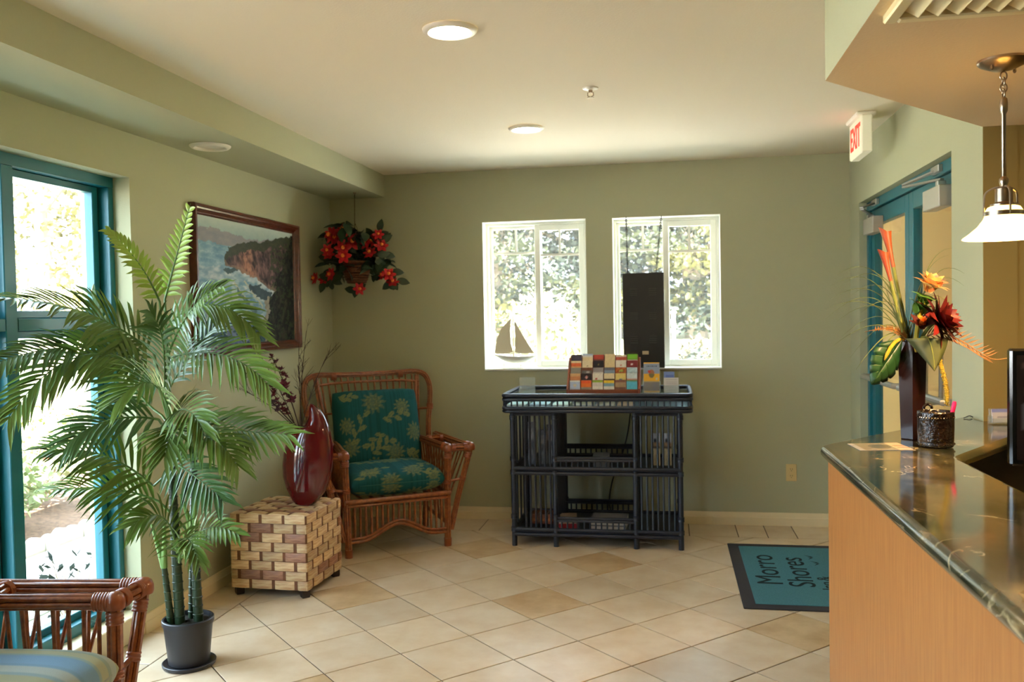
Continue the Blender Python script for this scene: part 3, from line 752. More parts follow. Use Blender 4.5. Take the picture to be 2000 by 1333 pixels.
# printed matter: thin boxes whose front face carries a small printed grid
M_print = colmat('glossy_print', .35, .5)
def smooth_noise(seed):
    r = np.random.RandomState(seed); g = r.rand(24, 24)
    def f(u, v):
        x, y = (u*9) % 22, (v*9) % 22; i, j = int(x), int(y); a, b = x-i, y-j
        return g[i,j]*(1-a)*(1-b)+g[i+1,j]*a*(1-b)+g[i,j+1]*(1-a)*b+g[i+1,j+1]*a*b
    return f
def printed(name, w, h, th, cf, mtx, label=None, cat=None, group=None, nu=8, nv=24, parent=None, side=(.82,.80,.76)):
    mb = MB(); mb.box(-w/2, w/2, 0, th, 0, h); mb.setcol(0, [side]*8)
    mb.grid(lambda u, v: V(-w/2+w*u, -.0003, h*v), nu, nv, cf)
    o = link(name, mb.mesh(name, M_print, 0), parent, False, mtx)
    return tag(o, label, cat, group)
def bands(bs, seed=0, disc=None, mottle=.12):
    """bs: list of (top fraction, colour), from the foot up; disc=(u,v,r,col)"""
    ns = smooth_noise(seed)
    cs = [(t_, lin(c)) for t_, c in bs]
    def f(u, v):
        c = cs[-1][1]
        for t_, q in cs:
            if v <= t_: c = q; break
        k = 1+mottle*(ns(u*1.5, v*2)-.5)*2
        if disc:
            d = math.hypot((u-disc[0])*.5, (v-disc[1])*disc[4] if len(disc) > 4 else (v-disc[1])*1.4)
            if d < disc[2]: c = lin(disc[3])
        return tuple(min(1, max(0, x*k)) for x in c)
    return f
# wooden rack with stepped pockets
RX0, RX1, RY = -.622, -.180, 5.47
t = thing('brochure_rack', 'reddish wooden stepped brochure rack standing on the glass top of the cabinet', 'rack', (-.40, 5.50, .937))
M_cherry = mat('cherry_wood', (140,72,44), .35, var=.25, vscale=12, stretch=(1,1,6))
for x in (RX0, RX1):
    mb = MB(); prof = [(RY-.05,.9375),(RY+.16,.9375),(RY+.16,1.150),(RY+.135,1.150),(RY-.05,.965)]
    n = len(prof); vs = [(x-.006, y, z) for y, z in prof]+[(x+.006, y, z) for y, z in prof]
    mb.add(vs, [tuple(range(n)), tuple(range(n, 2*n))[::-1]]+[(i, n+i, n+(i+1) % n, (i+1) % n) for i in range(n)])
    mb.build('side_panel', M_cherry, t, world=True, smooth=0)
TIER = [(RY-.028+.034*k, .948+.037*k) for k in range(5)]
MB().cbox(RX0+.006, RX1-.006, RY-.046, RY-.036, .9375, .962, .002).build('front_rail', M_cherry, t, world=True)
for k, (y, z) in enumerate(TIER):
    MB().cbox(RX0+.006, RX1-.006, y-.006, y+.026, z-.008, z-.001, .001).build('pocket_floor', M_cherry, t, world=True)
    MB().cbox(RX0+.006, RX1-.006, y+.021, y+.026, z, z+.07, .001).build('pocket_back', M_cherry, t, world=True)
MB().cbox(RX0+.006, RX1-.006, RY+.150, RY+.158, .9375, 1.14, .002).build('back_panel', M_cherry, t, world=True)
# visible top strip of each brochure sits at the head of its front: rows from the front tier (0) to the rear tier (4)
Wt, Cr, Or, Yl, Bl, Gy, Br, Rd, Gn, Dk, Tq = (226,216,198), (226,204,158), (224,112,44), (226,188,52), (120,150,190), (150,146,138), (128,84,54), (160,52,40), (120,180,50), (52,40,42), (96,176,190)
ROWS = [
 [('pale blue brochure with a cream shell emblem', bands([(.6,Wt),(.95,(176,186,206)),(1,Wt)], 1, (.5,.78,.10,(206,190,160)))),
  ('bright orange brochure with a red head', bands([(.70,(150,140,120)),(.86,Or),(1,(226,90,40))], 2)),
  ('white brochure with a green head stripe', bands([(.74,Wt),(.90,(214,200,186)),(1,(150,170,50))], 3)),
  ('blue brochure with a yellow head', bands([(.72,Wt),(.86,(130,160,170)),(1,Yl)], 4)),
  ('brown brochure with a tan mound picture', bands([(.70,(120,80,60)),(.9,(170,140,104)),(1,(140,90,70))], 5)),
  ('turquoise brochure with green corners', bands([(.66,Tq),(.93,Tq),(1,(110,150,90))], 6, (.5,.8,.14,(90,180,200))))],
 [('orange and tan brochure', bands([(.7,(206,150,96)),(.88,(200,130,80)),(1,(206,160,110))], 7)),
  ('dark brochure with pink and white food picture', bands([(1,(58,44,44))], 8, (.5,.84,.08,(210,150,140)), .5)),
  ('white brochure with a small red logo', bands([(.68,Gn),(1,Wt)], 9, (.35,.76,.05,(190,70,60)))),
  ('cream brochure with a black car silhouette', bands([(.70,Yl),(.77,(60,50,40)),(1,Cr)], 10)),
  ('yellow brochure with blue birds', bands([(.66,(120,140,150)),(1,(220,194,110))], 11, (.5,.72,.07,(110,130,140)))),
  ('pale brochure with a pink foot picture', bands([(.7,(190,110,80)),(.76,(206,150,130)),(1,(196,206,200))], 12))],
 [('plain grey brochure', bands([(1,(140,136,122))], 13, None, .06)),
  ('brown brochure with an old photograph', bands([(.7,(140,120,90)),(.88,(110,104,96)),(1,(120,74,50))], 14, (.6,.8,.06,(180,170,160)))),
  ('grey brochure with a white bridge', bands([(.72,(96,86,84)),(.82,(206,196,186)),(1,(150,140,136))], 15)),
  ('misty blue coast brochure', bands([(.74,Wt),(.88,(132,148,164)),(1,(110,104,110))], 16)),
  ('orange and green collage brochure', bands([(1,(170,92,44))], 17, (.55,.84,.08,(150,160,70)), .6)),
  ('pale blue brochure with white birds', bands([(1,(176,196,196))], 18, (.6,.72,.06,(214,210,196)), .25))],
 [('cream brochure with an orange head panel', bands([(.70,Cr),(.78,(226,170,110)),(.92,(228,110,60)),(1,Cr)], 19)),
  ('cream brochure with a small brown crest', bands([(1,(224,206,166))], 20, (.5,.78,.025,(110,90,60)))),
  ('black brochure with a gold ring emblem', bands([(1,(40,32,36))], 21, (.5,.83,.05,(120,110,60)))),
  ('tall cream brochure with a faint gold crest', bands([(1,(222,196,146))], 22)),
  ('white brochure with a red and yellow seal', bands([(1,Wt)], 23, (.5,.80,.04,(190,90,60)))),
  ('maroon brochure with a white flash', bands([(1,(130,44,44))], 24, (.45,.84,.04,(210,190,190))))],
 [('dark purple brochure', bands([(1,(74,66,82))], 25)),
  ('white brochure with a pale blue sky head', bands([(.86,Cr),(.94,(214,210,206)),(1,(160,180,206))], 26)),
  ('brick red brochure', bands([(.70,(60,44,44)),(.80,(120,70,60)),(1,(178,66,50))], 27)),
  ('cream brochure with lettering', bands([(1,(222,200,150))], 28)),
  ('red and white striped brochure', bands([(.78,Wt),(.90,(190,90,64)),(1,(210,196,180))], 29, None, .35)),
  ('white brochure with a bright green head', bands([(.78,(220,190,180)),(1,Gn)], 30, None, .03))],
]
ORD = ['front', 'second', 'third', 'fourth', 'rear']; COLN = ['far left', 'second', 'third', 'fourth', 'fifth', 'far right']
bw = (RX1-RX0-.018)/6
for k, row in enumerate(ROWS):
    y, z = TIER[k]
    for c_, (lab, cf) in enumerate(row):
        h = .076 + ((c_*7+k*3) % 5-2)*.002
        if k < 4: h = .072 + ((c_*5+k*3) % 5-2)*.0015
        x = RX0+.009+bw*(c_+.5)
        # only the head of a folder stands clear of the pocket in front, so its print is built for the full height
        cf2 = (lambda f: (lambda u, v: f(u, .5+.5*v)))(cf)
        printed('brochure', bw-.006, h, .010, cf2, Matrix.Translation((x, y+.006, z)) @ Matrix.Rotation(-.06, 4, 'X'),
                '%s in the %s tier, %s pocket' % (lab, ORD[k], COLN[c_]), 'brochure', 'brochures in the wooden rack', 10, 14)
# acrylic stands
def stand(x0, x1, y, z, h, label, rz=0):
    t = thing('acrylic_stand', label, 'display stand', ((x0+x1)/2, y, z), rz); w_ = (x1-x0)/2
    b = MB(); rx = Matrix.Rotation(-.16, 4, 'X'); b.cbox(-w_, w_, -.03, .05, .0005, .004, .001); b.cbox(-w_, w_, .012, .015, .004, h, .001, rx); b.cbox(-w_, w_, -.012, -.009, .004, h*.45, .001, rx)
    for s_ in (-1, 1): b.cbox(s_*w_-.0015, s_*w_+.0015, -.012, .015, .004, h*.45, .0007, rx)
    b.build('sheet', M_clear, t); return t
stand(-.157, -.050, 5.42, .937, .17, 'clear acrylic stand holding the yellow and blue magazine beside the rack')
stand(-.033, .062, 5.42, .937, .11, 'clear acrylic stand holding the white leaflet near the cabinet corner')
stand(-.925, -.825, 5.42, .937, .105, 'empty clear acrylic stand at the left end of the cabinet top', .05)
def mag(u, v):
    if v > .965: return lin((230,170,50))
    if v > .62:
        c = lin((134,144,160))
        if .86 < v < .90 and .2 < u < .85 and int(u*36) % 3: c = lin((70,80,100))
        if math.hypot((u-.5)*.55, v-.66) < .10: c = lin((160,104,70))
        if math.hypot((u-.35)*.55, v-.70) < .05: c = lin((190,60,50))
        return c
    if v > .36:
        c = lin((222,164,44))
        if math.hypot((u-.5)*.5, (v-.58)) < .09: c = lin((120,110,70))
        if .42 < v < .5 and .75 < u < .88: c = lin((200,196,180))
        return c
    if v > .05: return lin((120,84,44)) if u < .55 else lin((104,74,60))
    return lin((210,150,50))
printed('magazine', .096, .185, .008, mag, Matrix.Translation((-.1035, 5.424, .943)) @ Matrix.Rotation(-.16, 4, 'X'), 'tall yellow and blue tourist magazine in the clear stand right of the rack', 'magazine', nu=28, nv=44)
def leaf_(u, v):
    if v > .72:
        if v < .86 and .1 < u < .7: return lin((84,104,160))
        return lin((110,130,176)) if u < .75 else lin((110,104,60))
    return lin((200,192,180)) if (int(v*40) % 4 or u < .12 or u > .85) else lin((170,160,150))
printed('leaflet', .088, .128, .008, leaf_, Matrix.Translation((.0145, 5.424, .943)) @ Matrix.Rotation(-.16, 4, 'X'), 'white printed leaflet with a blue heading at the right end of the cabinet', 'leaflet', nu=20, nv=36)
# printed matter in the tray and on the shelves
for k, (x, w_, c) in enumerate([(-.93,.12,(206,210,214)),(-.79,.12,(186,196,214)),(-.655,.11,(226,226,220)),(-.52,.12,(222,216,206)),(-.385,.11,(214,206,200)),(-.26,.10,(214,180,160))]):
    o = tag(MB().cbox(-w_/2, w_/2, 0, .20, 0, .028, .002).build('leaflet_stack', mat('paper_%s' % 'abcdef'[k], c, .6)), '%s stack of leaflets lying in the gallery tray, %s from the left' % (['pale grey','bluish','white','cream','greyish','salmon'][k], ['first','second','third','fourth','fifth','sixth'][k]), 'leaflets', 'leaflets under the glass top')
    o.matrix_basis = Matrix.Translation((x, YT0+.045, .852))
M_card = colmat('printed_card_stock', .5)
def book(name, x, y, z, w_, d, h, cf, label, cat, rz=0, group=None, nu=10, nv=16):
    mb = MB(); mb.box(-w_/2, w_/2, 0, d, 0, h); mb.setcol(0, [(.7,.68,.62)]*8)
    mb.grid(lambda u, v: V(-w_/2+w_*u, -.0003, h*v), nu, nv, cf); mb.grid(lambda u, v: V(-w_/2+w_*u, d*v, h+.0003), 4, 4, lambda u, v: cf(u, .9))
    o = link(name, mb.mesh(name, M_card, 0), None, False, Matrix.Translation((x, y, z)) @ Matrix.Rotation(rz, 4, 'Z')); return tag(o, label, cat, group)
gm = lambda s_: bands([(.35,(120,124,130)),(.6,(90,94,104)),(.85,(140,142,146)),(1,(100,102,110))], s_, None, .6)
for k, (x, h) in enumerate(((-.862,.27),(-.80,.22),(-.748,.25))):
    book('magazine', x, 5.50+.02*k, .478, .052, .02, h, gm(40+k), '%s grey magazine behind the upper left slats of the cabinet' % ['tall','short','middle'][k], 'magazine', 0, 'grey magazines in the cabinet')
tb = bands([(.55,(206,190,150)),(.62,(60,50,44)),(.72,(170,140,110)),(1,(196,206,222))], 50, (.5,.78,.12,(50,56,70)), .3)
for k, x in enumerate((-.085, -.015)):
    book('booklet', x, 5.52, .478, .052, .02, .20, tb, 'tall cream and blue booklet behind the upper right slats, %s one' % ['left','right'][k], 'booklet', 0, 'booklets in the cabinet')
for k in range(3):
    book('paperback', -.855+.055*k, 5.50, .098, .048, .12, .062, bands([(.3,(120,60,30)),(.6,(170,100,56)),(1,(130,76,44))], 60+k, None, .6), 'orange brown paperback on the bottom left shelf, %s' % ['left one','middle one','right one'][k], 'book', 0, 'paperbacks on the bottom shelf')
book('magazine', -.64, 5.40, .098, .13, .18, .055, bands([(.5,(170,50,60)),(1,(190,170,160))], 70), 'red spined magazine lying on the bottom middle shelf', 'magazine', .1)
book('magazine', -.38, 5.40, .0985, .22, .18, .062, bands([(.25,(190,180,170)),(.4,(90,86,84)),(.7,(196,190,180)),(1,(130,124,120))], 71), 'thick white and grey magazine lying on the bottom middle shelf', 'magazine', -.04)
book('leaflet', -.42, 5.42, .478, .10, .16, .070, bands([(1,(120,120,120))], 72), 'grey folded leaflet on the middle shelf of the cabinet', 'leaflet', .05)

# ------------------------------------------------------------------ in the back windows
t = thing('hanging_sign_box', 'black metal sign box seen from behind hanging by chains in the right window', 'sign', (-.16, 5.965, 1.70))
M_blk = mat('black_sheet_metal', (30,28,24), .45)
b = MB(); b.cbox(-.298, -.024, 5.935, 5.985, 1.062, 1.700, .004); b.build('casing', M_blk, t, world=True)
M_blk2 = mat('dark_grey_vent', (52,50,42), .5)
for x in (-.225, -.10):
    for z in (1.57, 1.41, 1.25):
        for k in range(4): MB().cbox(x-.024, x+.024, 5.931, 5.936, z-.022+k*.014, z-.017+k*.014, .001).build('vent_slot', M_blk2, t, world=True)
MB().cbox(-.172, -.130, 5.932, 5.936, 1.152, 1.176, .0015).build('sticker', mat('beige_sticker', (176,160,124), .6), t, world=True)
MB().cbox(-.255, -.222, 5.932, 5.936, 1.142, 1.154, .0015).build('sticker', MATS['beige_sticker'], t, world=True)
MB().cbox(-.255, -.200, 5.930, 5.936, 1.160, 1.172, .0015).build('switch', M_blk2, t, world=True)
for x, xt in ((-.262, -.27), (-.075, -.035)):
    ch = MB(); p0, p1 = V(x, 5.96, 1.700), V(xt, 5.99, W2[3]-.004); n_ = 26
    for k in range(n_):
        c_ = p0.lerp(p1, (k+.5)/n_); a = PI/2*(k % 2)
        ch.tube([c_+V(math.cos(a)*.0045*math.cos(q), math.sin(a)*.0045*math.cos(q), .0095*math.sin(q)) for q in [2*PI*i/8 for i in range(8)]], .0024, 4, closed=True)
    tag(ch.build('chain', M_dark, t, world=True), kind='stuff')
    MB().tube([(x-.006,5.96,1.70),(x-.006,5.96,1.712),(x+.006,5.96,1.712),(x+.006,5.96,1.70)], .002, 5).build('hook', M_dark, t, world=True)
t = thing('sign_lead', 'black power cord running down the wall behind the cabinet', 'cord', (-.28, 5.99, .4))
MB().tube(catmull([(-.20,5.995,1.062),(-.24,6.0,.9),(-.28,6.008,.62),(-.33,6.008,.44),(-.39,6.0,.28),(-.41,5.99,.12),(-.36,5.97,.006)], 5), .0045, 6).build('cable_run', M_dark, t, world=True)

t = thing('sailboat_ornament', 'pewter sailboat ornament on the sill of the left back window', 'ornament', (-1.062, 6.065, 1.059))
M_pew = mat('pewter', (214,204,178), .55, metal=.15); M_pewl = mat('polished_pewter', (214,210,196), .35, metal=.3)
OX, OY = -1.062, 6.062
hull = MB(); st = []
for i in range(13):
    u = -1+2*i/12; x = OX-.152+.152*(u+1); wy = .026*(1-u*u)**.6; zt = 1.142+.012*abs(u)**2-.006*u; zb = zt-.045*(1-abs(u)**2.4)-.002
    st.append([(x, OY-wy, zt), (x, OY-wy*.75, (zt+zb)/2-.004), (x, OY, zb), (x, OY+wy*.75, (zt+zb)/2-.004), (x, OY+wy, zt)])
vs = [p for s_ in st for p in s_]; fs = [(i*5+k, i*5+(k+1) % 5, (i+1)*5+(k+1) % 5, (i+1)*5+k) for i in range(12) for k in range(5)]
hull.add(vs, fs+[(0,1,2,3,4),(60,64,63,62,61)]); hull.build('hull', M_pewl, t, world=True, smooth=60)
MB().tube([(OX-.008, OY, 1.13), (OX-.008, OY, 1.435)], .0035, 6).build('mast', M_pew, t, world=True)
def sail(name, pts):
    b = MB(); n_ = len(pts); P_ = [V(x, OY-.004, z) for x, z in pts]; Q_ = [V(x, OY+.0, z) for x, z in pts]
    b.add(P_+Q_, [tuple(range(n_)), tuple(range(n_, 2*n_))[::-1]]+[(i, n_+i, n_+(i+1) % n_, (i+1) % n_) for i in range(n_)]); b.build(name, M_pew, t, world=True, smooth=0)
sail('mainsail', [(-1.206,1.168),(-1.19,1.262),(-1.155,1.34),(-1.082,1.414),(-1.092,1.33),(-1.088,1.24),(-1.074,1.172),(-1.14,1.160)])
sail('jib', [(-1.060,1.172),(-1.056,1.28),(-1.062,1.402),(-1.03,1.34),(-.985,1.262),(-.925,1.166),(-.99,1.162)])
MB().tube([(OX-.142, OY, 1.163), (OX+.142, OY, 1.166)], .003, 6).build('boom', M_pew, t, world=True)
for x in (-1.14, -1.02): MB().tube([(x, OY, 1.0595), (x, OY, 1.112)], .0028, 6).build('stand_rod', M_pew, t, world=True)
MB().cbox(-1.16, -1.0, OY-.018, OY+.018, 1.0592, 1.0632, .001).build('stand_base', M_pew, t, world=True)

# ------------------------------------------------------------------ rattan armchairs
M_rattan = mat('reddish_brown_rattan', (150,86,42), .28, spec=.55, color2=(112,54,26), vscale=14, stretch=(3,3,3), coat=.25)
M_bind = mat('dark_rattan_binding', (134,68,34), .28, spec=.55, coat=.25)
def bundle(path, ring=.016, r=.0085, n=6):
    mb = MB()
    for k in range(n):
        a = 2*PI*k/n+.2; mb.tube(path, r, 6, off=(ring*math.cos(a), ring*math.sin(a)))
    mb.tube(path, ring*.8, 6); return mb
def binding(p0, p1, r=.029, turns=6):
    p0, p1 = Vector(p0), Vector(p1); pts = []; rs = []
    for k in range(turns):
        for t_, q in ((.12, r-.002), (.5, r), (.88, r-.002)): pts.append(p0.lerp(p1, (k+t_)/turns)); rs.append(q)
    return MB().tube(pts, rs, 14)
def pillow(w_, d_, h_, cf, nu=44, nv=44, p=7, crown=.25):
    """boxy cushion, local: x in +-w/2, y in +-d/2, centred on z"""
    def sh(t): q = 2*t-1; return math.copysign(1-(1-abs(q))**1.9, q)
    def hh(a, b): return h_/2*((1-abs(a)**p)*(1-abs(b)**p))**.42*(1-crown*(a*a+b*b)/2)
    def wrapc(a, b, sg):      # the print runs on down the sides of the cushion
        dz = max(0, h_/2*(1-crown*(a*a+b*b)/2)-hh(a, b))
        return cf(a*w_/2+(math.copysign(dz, a) if abs(a) > abs(b) else 0), b*d_/2+(math.copysign(dz, b) if abs(b) >= abs(a) else 0), sg)
    mb = MB()
    for sg in (1, -1):
        def fn(u, v, sg=sg):
            a, b = sh(u), sh(v); e = 1-.035*(abs(a)*abs(b))**4
            return V(a*w_/2*e, b*d_/2*e, sg*hh(a, b))
        b0 = len(mb.v)
        mb.grid(fn, nu, nv, lambda u, v, sg=sg: wrapc(sh(u), sh(v), sg))
        if sg < 0: mb.f = [f if f[0] < b0 else f[::-1] for f in mb.f]
    return mb
def piping(w_, d_, r=.006):
    pts = []
    for i in range(64):
        t_ = 2*PI*i/64; c_, s_ = math.cos(t_), math.sin(t_)
        pts.append(V(math.copysign(abs(c_)**.22, c_)*w_/2*.985, math.copysign(abs(s_)**.22, s_)*d_/2*.985, 0))
    return MB().tube(pts, r, 6, closed=True)
TEAL, GOLD = lin((24,80,84)), lin((124,126,78)); TEALD = lin((18,70,74))
def floral(flowers, sprigs):
    def f(x, y, sg):
        c = TEAL if int((x+1)*300) % 3 else TEALD
        best = 0
        for (fx, fy, R) in flowers:
            dx, dy = x-fx, y-fy; r = math.hypot(dx, dy)
            if r < R:
                th = math.atan2(dy, dx); k = math.cos(th*11+3*math.sin(r*60)); edge = R*(.80+.2*math.cos(th*11))
                if r < edge: best = max(best, .35+.55*(k > -.35)*(.6+.4*math.cos(r*260)))
        for (x0, y0, x1, y1) in sprigs:
            dx, dy = x1-x0, y1-y0; L = math.hypot(dx, dy); ux, uy = dx/L, dy/L
            a = (x-x0)*ux+(y-y0)*uy; b = -(x-x0)*uy+(y-y0)*ux+.012*math.sin(a/L*PI)
            if 0 < a < L and abs(b) < .0028: best = max(best, .7)
            for k in range(5):
                ac = L*(.12+.2*k); s_ = 1 if k % 2 else -1
                p = (a-ac-.012)*.80+s_*b*.6; q = -(a-ac-.012)*.6*s_+b*.80-s_*.022
                if (p/.030)**2+(q/.0135)**2 < 1: best = max(best, .95 if abs(q) > .0018 else .5)
        best *= .82; return tuple(c[i]*(1-best)+GOLD[i]*best for i in range(3))
    return f
def stripes(x, y, sg):
    k = (x+.31)/.62*2.0; k -= math.floor(k)
    for a, c in ((.10,(150,152,122)),(.16,(128,150,150)),(.30,(156,166,160)),(.36,(112,146,168)),(.56,(116,152,182)),(.60,(136,160,160)),(.72,(164,168,140)),(.78,(140,160,150)),(.90,(160,172,166)),(1.01,(158,158,126))):
        if k < a: return lin(c)
M_floral = colmat('teal_floral_upholstery', .85, .2, bump=.25, bscale=420); M_stripe = colmat('striped_upholstery', .8, .2, bump=.2, bscale=420)
def armchair(name, loc, rz, label, seatcf, backcf, fabric, pipecol):
    t = thing(name, label, 'chair', loc, rz)
    P = lambda nm, mb, m=M_rattan, sm=50: mb.build(nm, m, t, smooth=sm)
    Z_A, Z_S = .612, .335
    for s_ in (-1, 1):
        P('front_leg', bundle([(s_*.312,0,.002),(s_*.316,0,.30),(s_*.325,0,Z_A-.008)], .0145, .0082))
        MB().cyl((s_*.312,0,.001),(s_*.312,0,.05), .0235, .0245, 14).build('leg_sleeve', M_bind, t)
        P('outer_post', bundle([(s_*.337,.004,.10),(s_*.385,0,.30),(s_*.467,-.018,Z_A-.006)], .0125, .0075))
        P('back_leg', bundle([(s_*.345,.56,.002),(s_*.36,.565,.33),(s_*.39,.575,.56)], .0135, .008))
        fr = V(s_*.325, -.002, Z_A); fo = V(s_*.467, -.020, Z_A); ri = V(s_*.278, .52, Z_A+.012); ro = V(s_*.428, .56, Z_A+.012)
        P('arm_rail', bundle([fr, fr.lerp(ri,.5), ri]), sm=60); P('arm_rail', bundle([fo, fo.lerp(ro,.5), ro]), sm=60)
        P('arm_crosspiece', bundle([fr+V(s_*.012,0,0), fo-V(s_*.012,0,0)]), sm=60)
        ci, cof = fr.lerp(ri, .72), fo.lerp(ro, .70); P('arm_crosspiece', bundle([ci+V(s_*.012,0,.002), cof-V(s_*.012,0,-.002)]), sm=60)
        for p0, p1 in ((fr, fr.lerp(ri, .085)), (fo, fo.lerp(ro, .085))):
            P('binding', binding(p0+(p1-p0)*.25, p1+(p1-p0)*.35), M_bind)
        for c0, c1 in ((fr, fo), (ci, cof)):
            d = (c1-c0).normalized(); P('binding', binding(c0+d*.022, c0+d*.048, turns=4), M_bind); P('binding', binding(c1-d*.048, c1-d*.022, turns=4), M_bind)
        # rounded corner caps
        for c0 in (fr, fo): P('corner_wrap', MB().lathe([(.002,.030),(.014,.028),(.024,.020),(.0295,.006),(.030,-.012),(.027,-.020)], 18, c=tuple(c0)), M_bind)
        P('binding', binding((s_*.3235,0,.545),(s_*.3245,0,.585), .026, 4), M_bind); P('binding', binding((s_*.318,0,.385),(s_*.320,0,.415), .026, 3), M_bind)
        P('binding', binding((s_*.445,-.013,.54),(s_*.458,-.016,.58), .024, 4), M_bind); P('binding', binding((s_*.410,-.006,.40),(s_*.418,-.008,.43), .023, 3), M_bind)
        P('strut', MB().tube([(s_*.318,0,.40),(s_*.412,-.006,.415)], .009, 8))
        # arm sides: upright canes inside, slanting canes outside
        for k in range(11):
            u = .09+.085*k; a = fr.lerp(ri, u); b = V(s_*.312, .5*u, Z_S)
            P('slat', MB().tube([a-V(0,0,.02), b], .0062, 6)); 
            a = fo.lerp(ro, min(1, u+.03)); b = V(s_*(.335+.02*(k % 2)), .5*u+(.055 if k % 2 else -.03), Z_S-.03); P('slat', MB().tube([a-V(0,0,.02), b], .0062, 6))
        P('seat_side_rail', MB().tube([(s_*.312,0,Z_S),(s_*.33,.56,Z_S-.01)], .016, 8)); P('side_rail', MB().tube([(s_*.338,.0,.12),(s_*.345,.56,.14)], .012, 8))
        for k in range(6): P('slat', MB().tube([(s_*.325,.08+.08*k,Z_S),(s_*.34,.08+.08*k,.13)], .0065, 6))
    P('seat_front_rail', MB().tube([(-.33,-.012,Z_S),(.33,-.012,Z_S)], .0155, 10)); P('seat_front_rail', MB().tube([(-.32,-.012,Z_S-.026),(.32,-.012,Z_S-.026)], .0105, 8))
    P('seat_back_rail', MB().tube([(-.36,.56,Z_S-.01),(.36,.56,Z_S-.01)], .014, 8))
    zz = lambda x: .092+.085*(.5+.5*math.cos(PI*min(1, abs(x)/.25)))**1.2
    ap = [(x, -.006, zz(x)) for x in [-.312+.624*i/24 for i in range(25)]]
    P('apron_rail', MB().tube(ap, .0115, 8)); P('apron_rail', MB().tube([(x, y, z+.0195) for x, y, z in ap], .0095, 8))
    for k in range(17):
        x = -.272+.034*k; P('slat', MB().tube([(x, -.004, zz(x)+.015), (x, -.006, Z_S-.03)], .0082, 6))
    for k in range(9): P('seat_slat', MB().cyl((-.28+.07*k, .0, Z_S-.004), (-.28+.07*k, .56, Z_S-.012), .008, .008, 6))
    # back
    bp = lambda x, z: V(x, .575+.135*max(0, (z-.55))/.5, z)
    side = [bp(.39,.56), bp(.392,.62), bp(.402,.72), bp(.425,.84), bp(.435,.93), bp(.428,.99), bp(.40,1.035), bp(.34,1.055)]
    top = [bp(.24,1.053), bp(.12,1.05), bp(0,1.05)]
    half = side+top; loop = half+[V(-p.x, p.y, p.z) for p in half[::-1][1:]]
    P('back_frame', bundle(catmull(loop, 3), .0125, .0078), sm=60)
    inner = [bp(-.36,.985), bp(-.2,.998), bp(0,1.0), bp(.2,.998), bp(.36,.985)]
    P('back_rail', MB().tube(catmull(inner, 4), .0095, 8)); P('back_rail', MB().tube([bp(-.42,.80), bp(.42,.80)], .008, 8))
    P('back_rail', MB().tube([bp(-.36,.45), bp(.36,.45)], .010, 8))
    for k in range(17):
        x = -.36+.045*k; P('back_slat', MB().tube([bp(x*.86, .45), bp(x*.93, .75), bp(x, 1.035)], .0068, 6))
    for s_ in (-1, 1):
        P('binding', binding(bp(s_*.25,1.04), bp(s_*.21,1.04), .026, 4), M_bind); P('binding', binding(bp(s_*.418,.79), bp(s_*.424,.83), .025, 4), M_bind)
        P('back_post', MB().tube([bp(s_*.30,.45), bp(s_*.31,.75), bp(s_*.345,1.03)], .012, 8))
    sc = pillow(.605, .58, .18, seatcf, 120, 120).build('seat_cushion', fabric, t, smooth=180); sc.location = (0, .255, .428)
    pp = piping(.605, .58).build('piping', pipecol, sc, smooth=60)
    bc = pillow(.57, .52, .17, backcf, 120, 120).build('back_cushion', fabric, t, smooth=180)
    bc.matrix_basis = Matrix.Translation((0, .475, .70)) @ Matrix.Rotation(PI/2-.26, 4, 'X')
    piping(.57, .52).build('piping', pipecol, bc, smooth=60)
    return t
seatfl = floral([(-.05,-.345,.07),(.22,-.33,.05),(-.17,-.24,.075),(.10,-.255,.08),(.02,.02,.08),(-.22,.12,.06),(.22,.10,.07)], [(-.28,-.30,-.05,-.16),(.28,-.10,.12,-.22),(-.05,-.02,-.2,.05),(.05,.12,.24,-.02),(.16,-.29,.3,-.24)])
backfl = floral([(-.03,.17,.085),(.16,.13,.06),(.24,-.04,.07),(-.22,.02,.06),(-.20,-.12,.065),(.09,-.17,.07),(-.05,-.25,.06)], [(-.20,-.10,-.09,.12),(.03,.06,.20,.10),(-.06,-.16,.08,-.07),(.18,-.16,.27,-.20),(-.26,.22,-.14,.24),(.02,-.06,-.1,-.14)])
M_tealpipe = mat('teal_piping', (18,84,82), .8); M_stripepipe = mat('grey_green_piping', (146,156,146), .8)
armchair('rattan_armchair', (-1.632, 5.113, 0), math.radians(33.5), 'rattan armchair with teal floral cushions in the back left corner', seatfl, backfl, M_floral, M_tealpipe)
armchair('rattan_armchair', (-1.572, 1.985, 0), math.radians(97), 'rattan armchair with pale striped cushions at the lower left corner', stripes, stripes, M_stripe, M_stripepipe)

# ------------------------------------------------------------------ woven cube table
t = thing('woven_cube_table', 'cube side table woven from pale banana leaf strips under the red vase', 'side table', (-2.033, 4.408, 0), math.radians(-2.6))
M_weave = mat('pale_banana_leaf', (222,198,152), .55, color2=(184,138,96), vscale=5, stretch=(2.0,3,16), objvar=.28, detail=7)
M_weave2 = mat('brown_banana_leaf', (178,132,102), .55, color2=(128,84,68), vscale=6, stretch=(2,3,16), objvar=.2, detail=7)
M_core = mat('brown_woven_core', (120,74,40), .7, var=.4, vscale=40)
H_ = .2165
MB().cbox(-H_+.006, H_-.006, -H_+.006, H_-.006, .040, .428, .004).build('core', M_core, t)
for x in (-.185, .185):
    for y in (-.185, .185): MB().lathe([(.026,.001),(.029,.01),(.029,.038),(.02,.0395)], 4, c=(x, y, 0), mtx=None).build('foot', mat('dark_wood_foot', (40,26,22), .5) if 'dark_wood_foot' not in MATS else MATS['dark_wood_foot'], t, smooth=0)
wv = {}
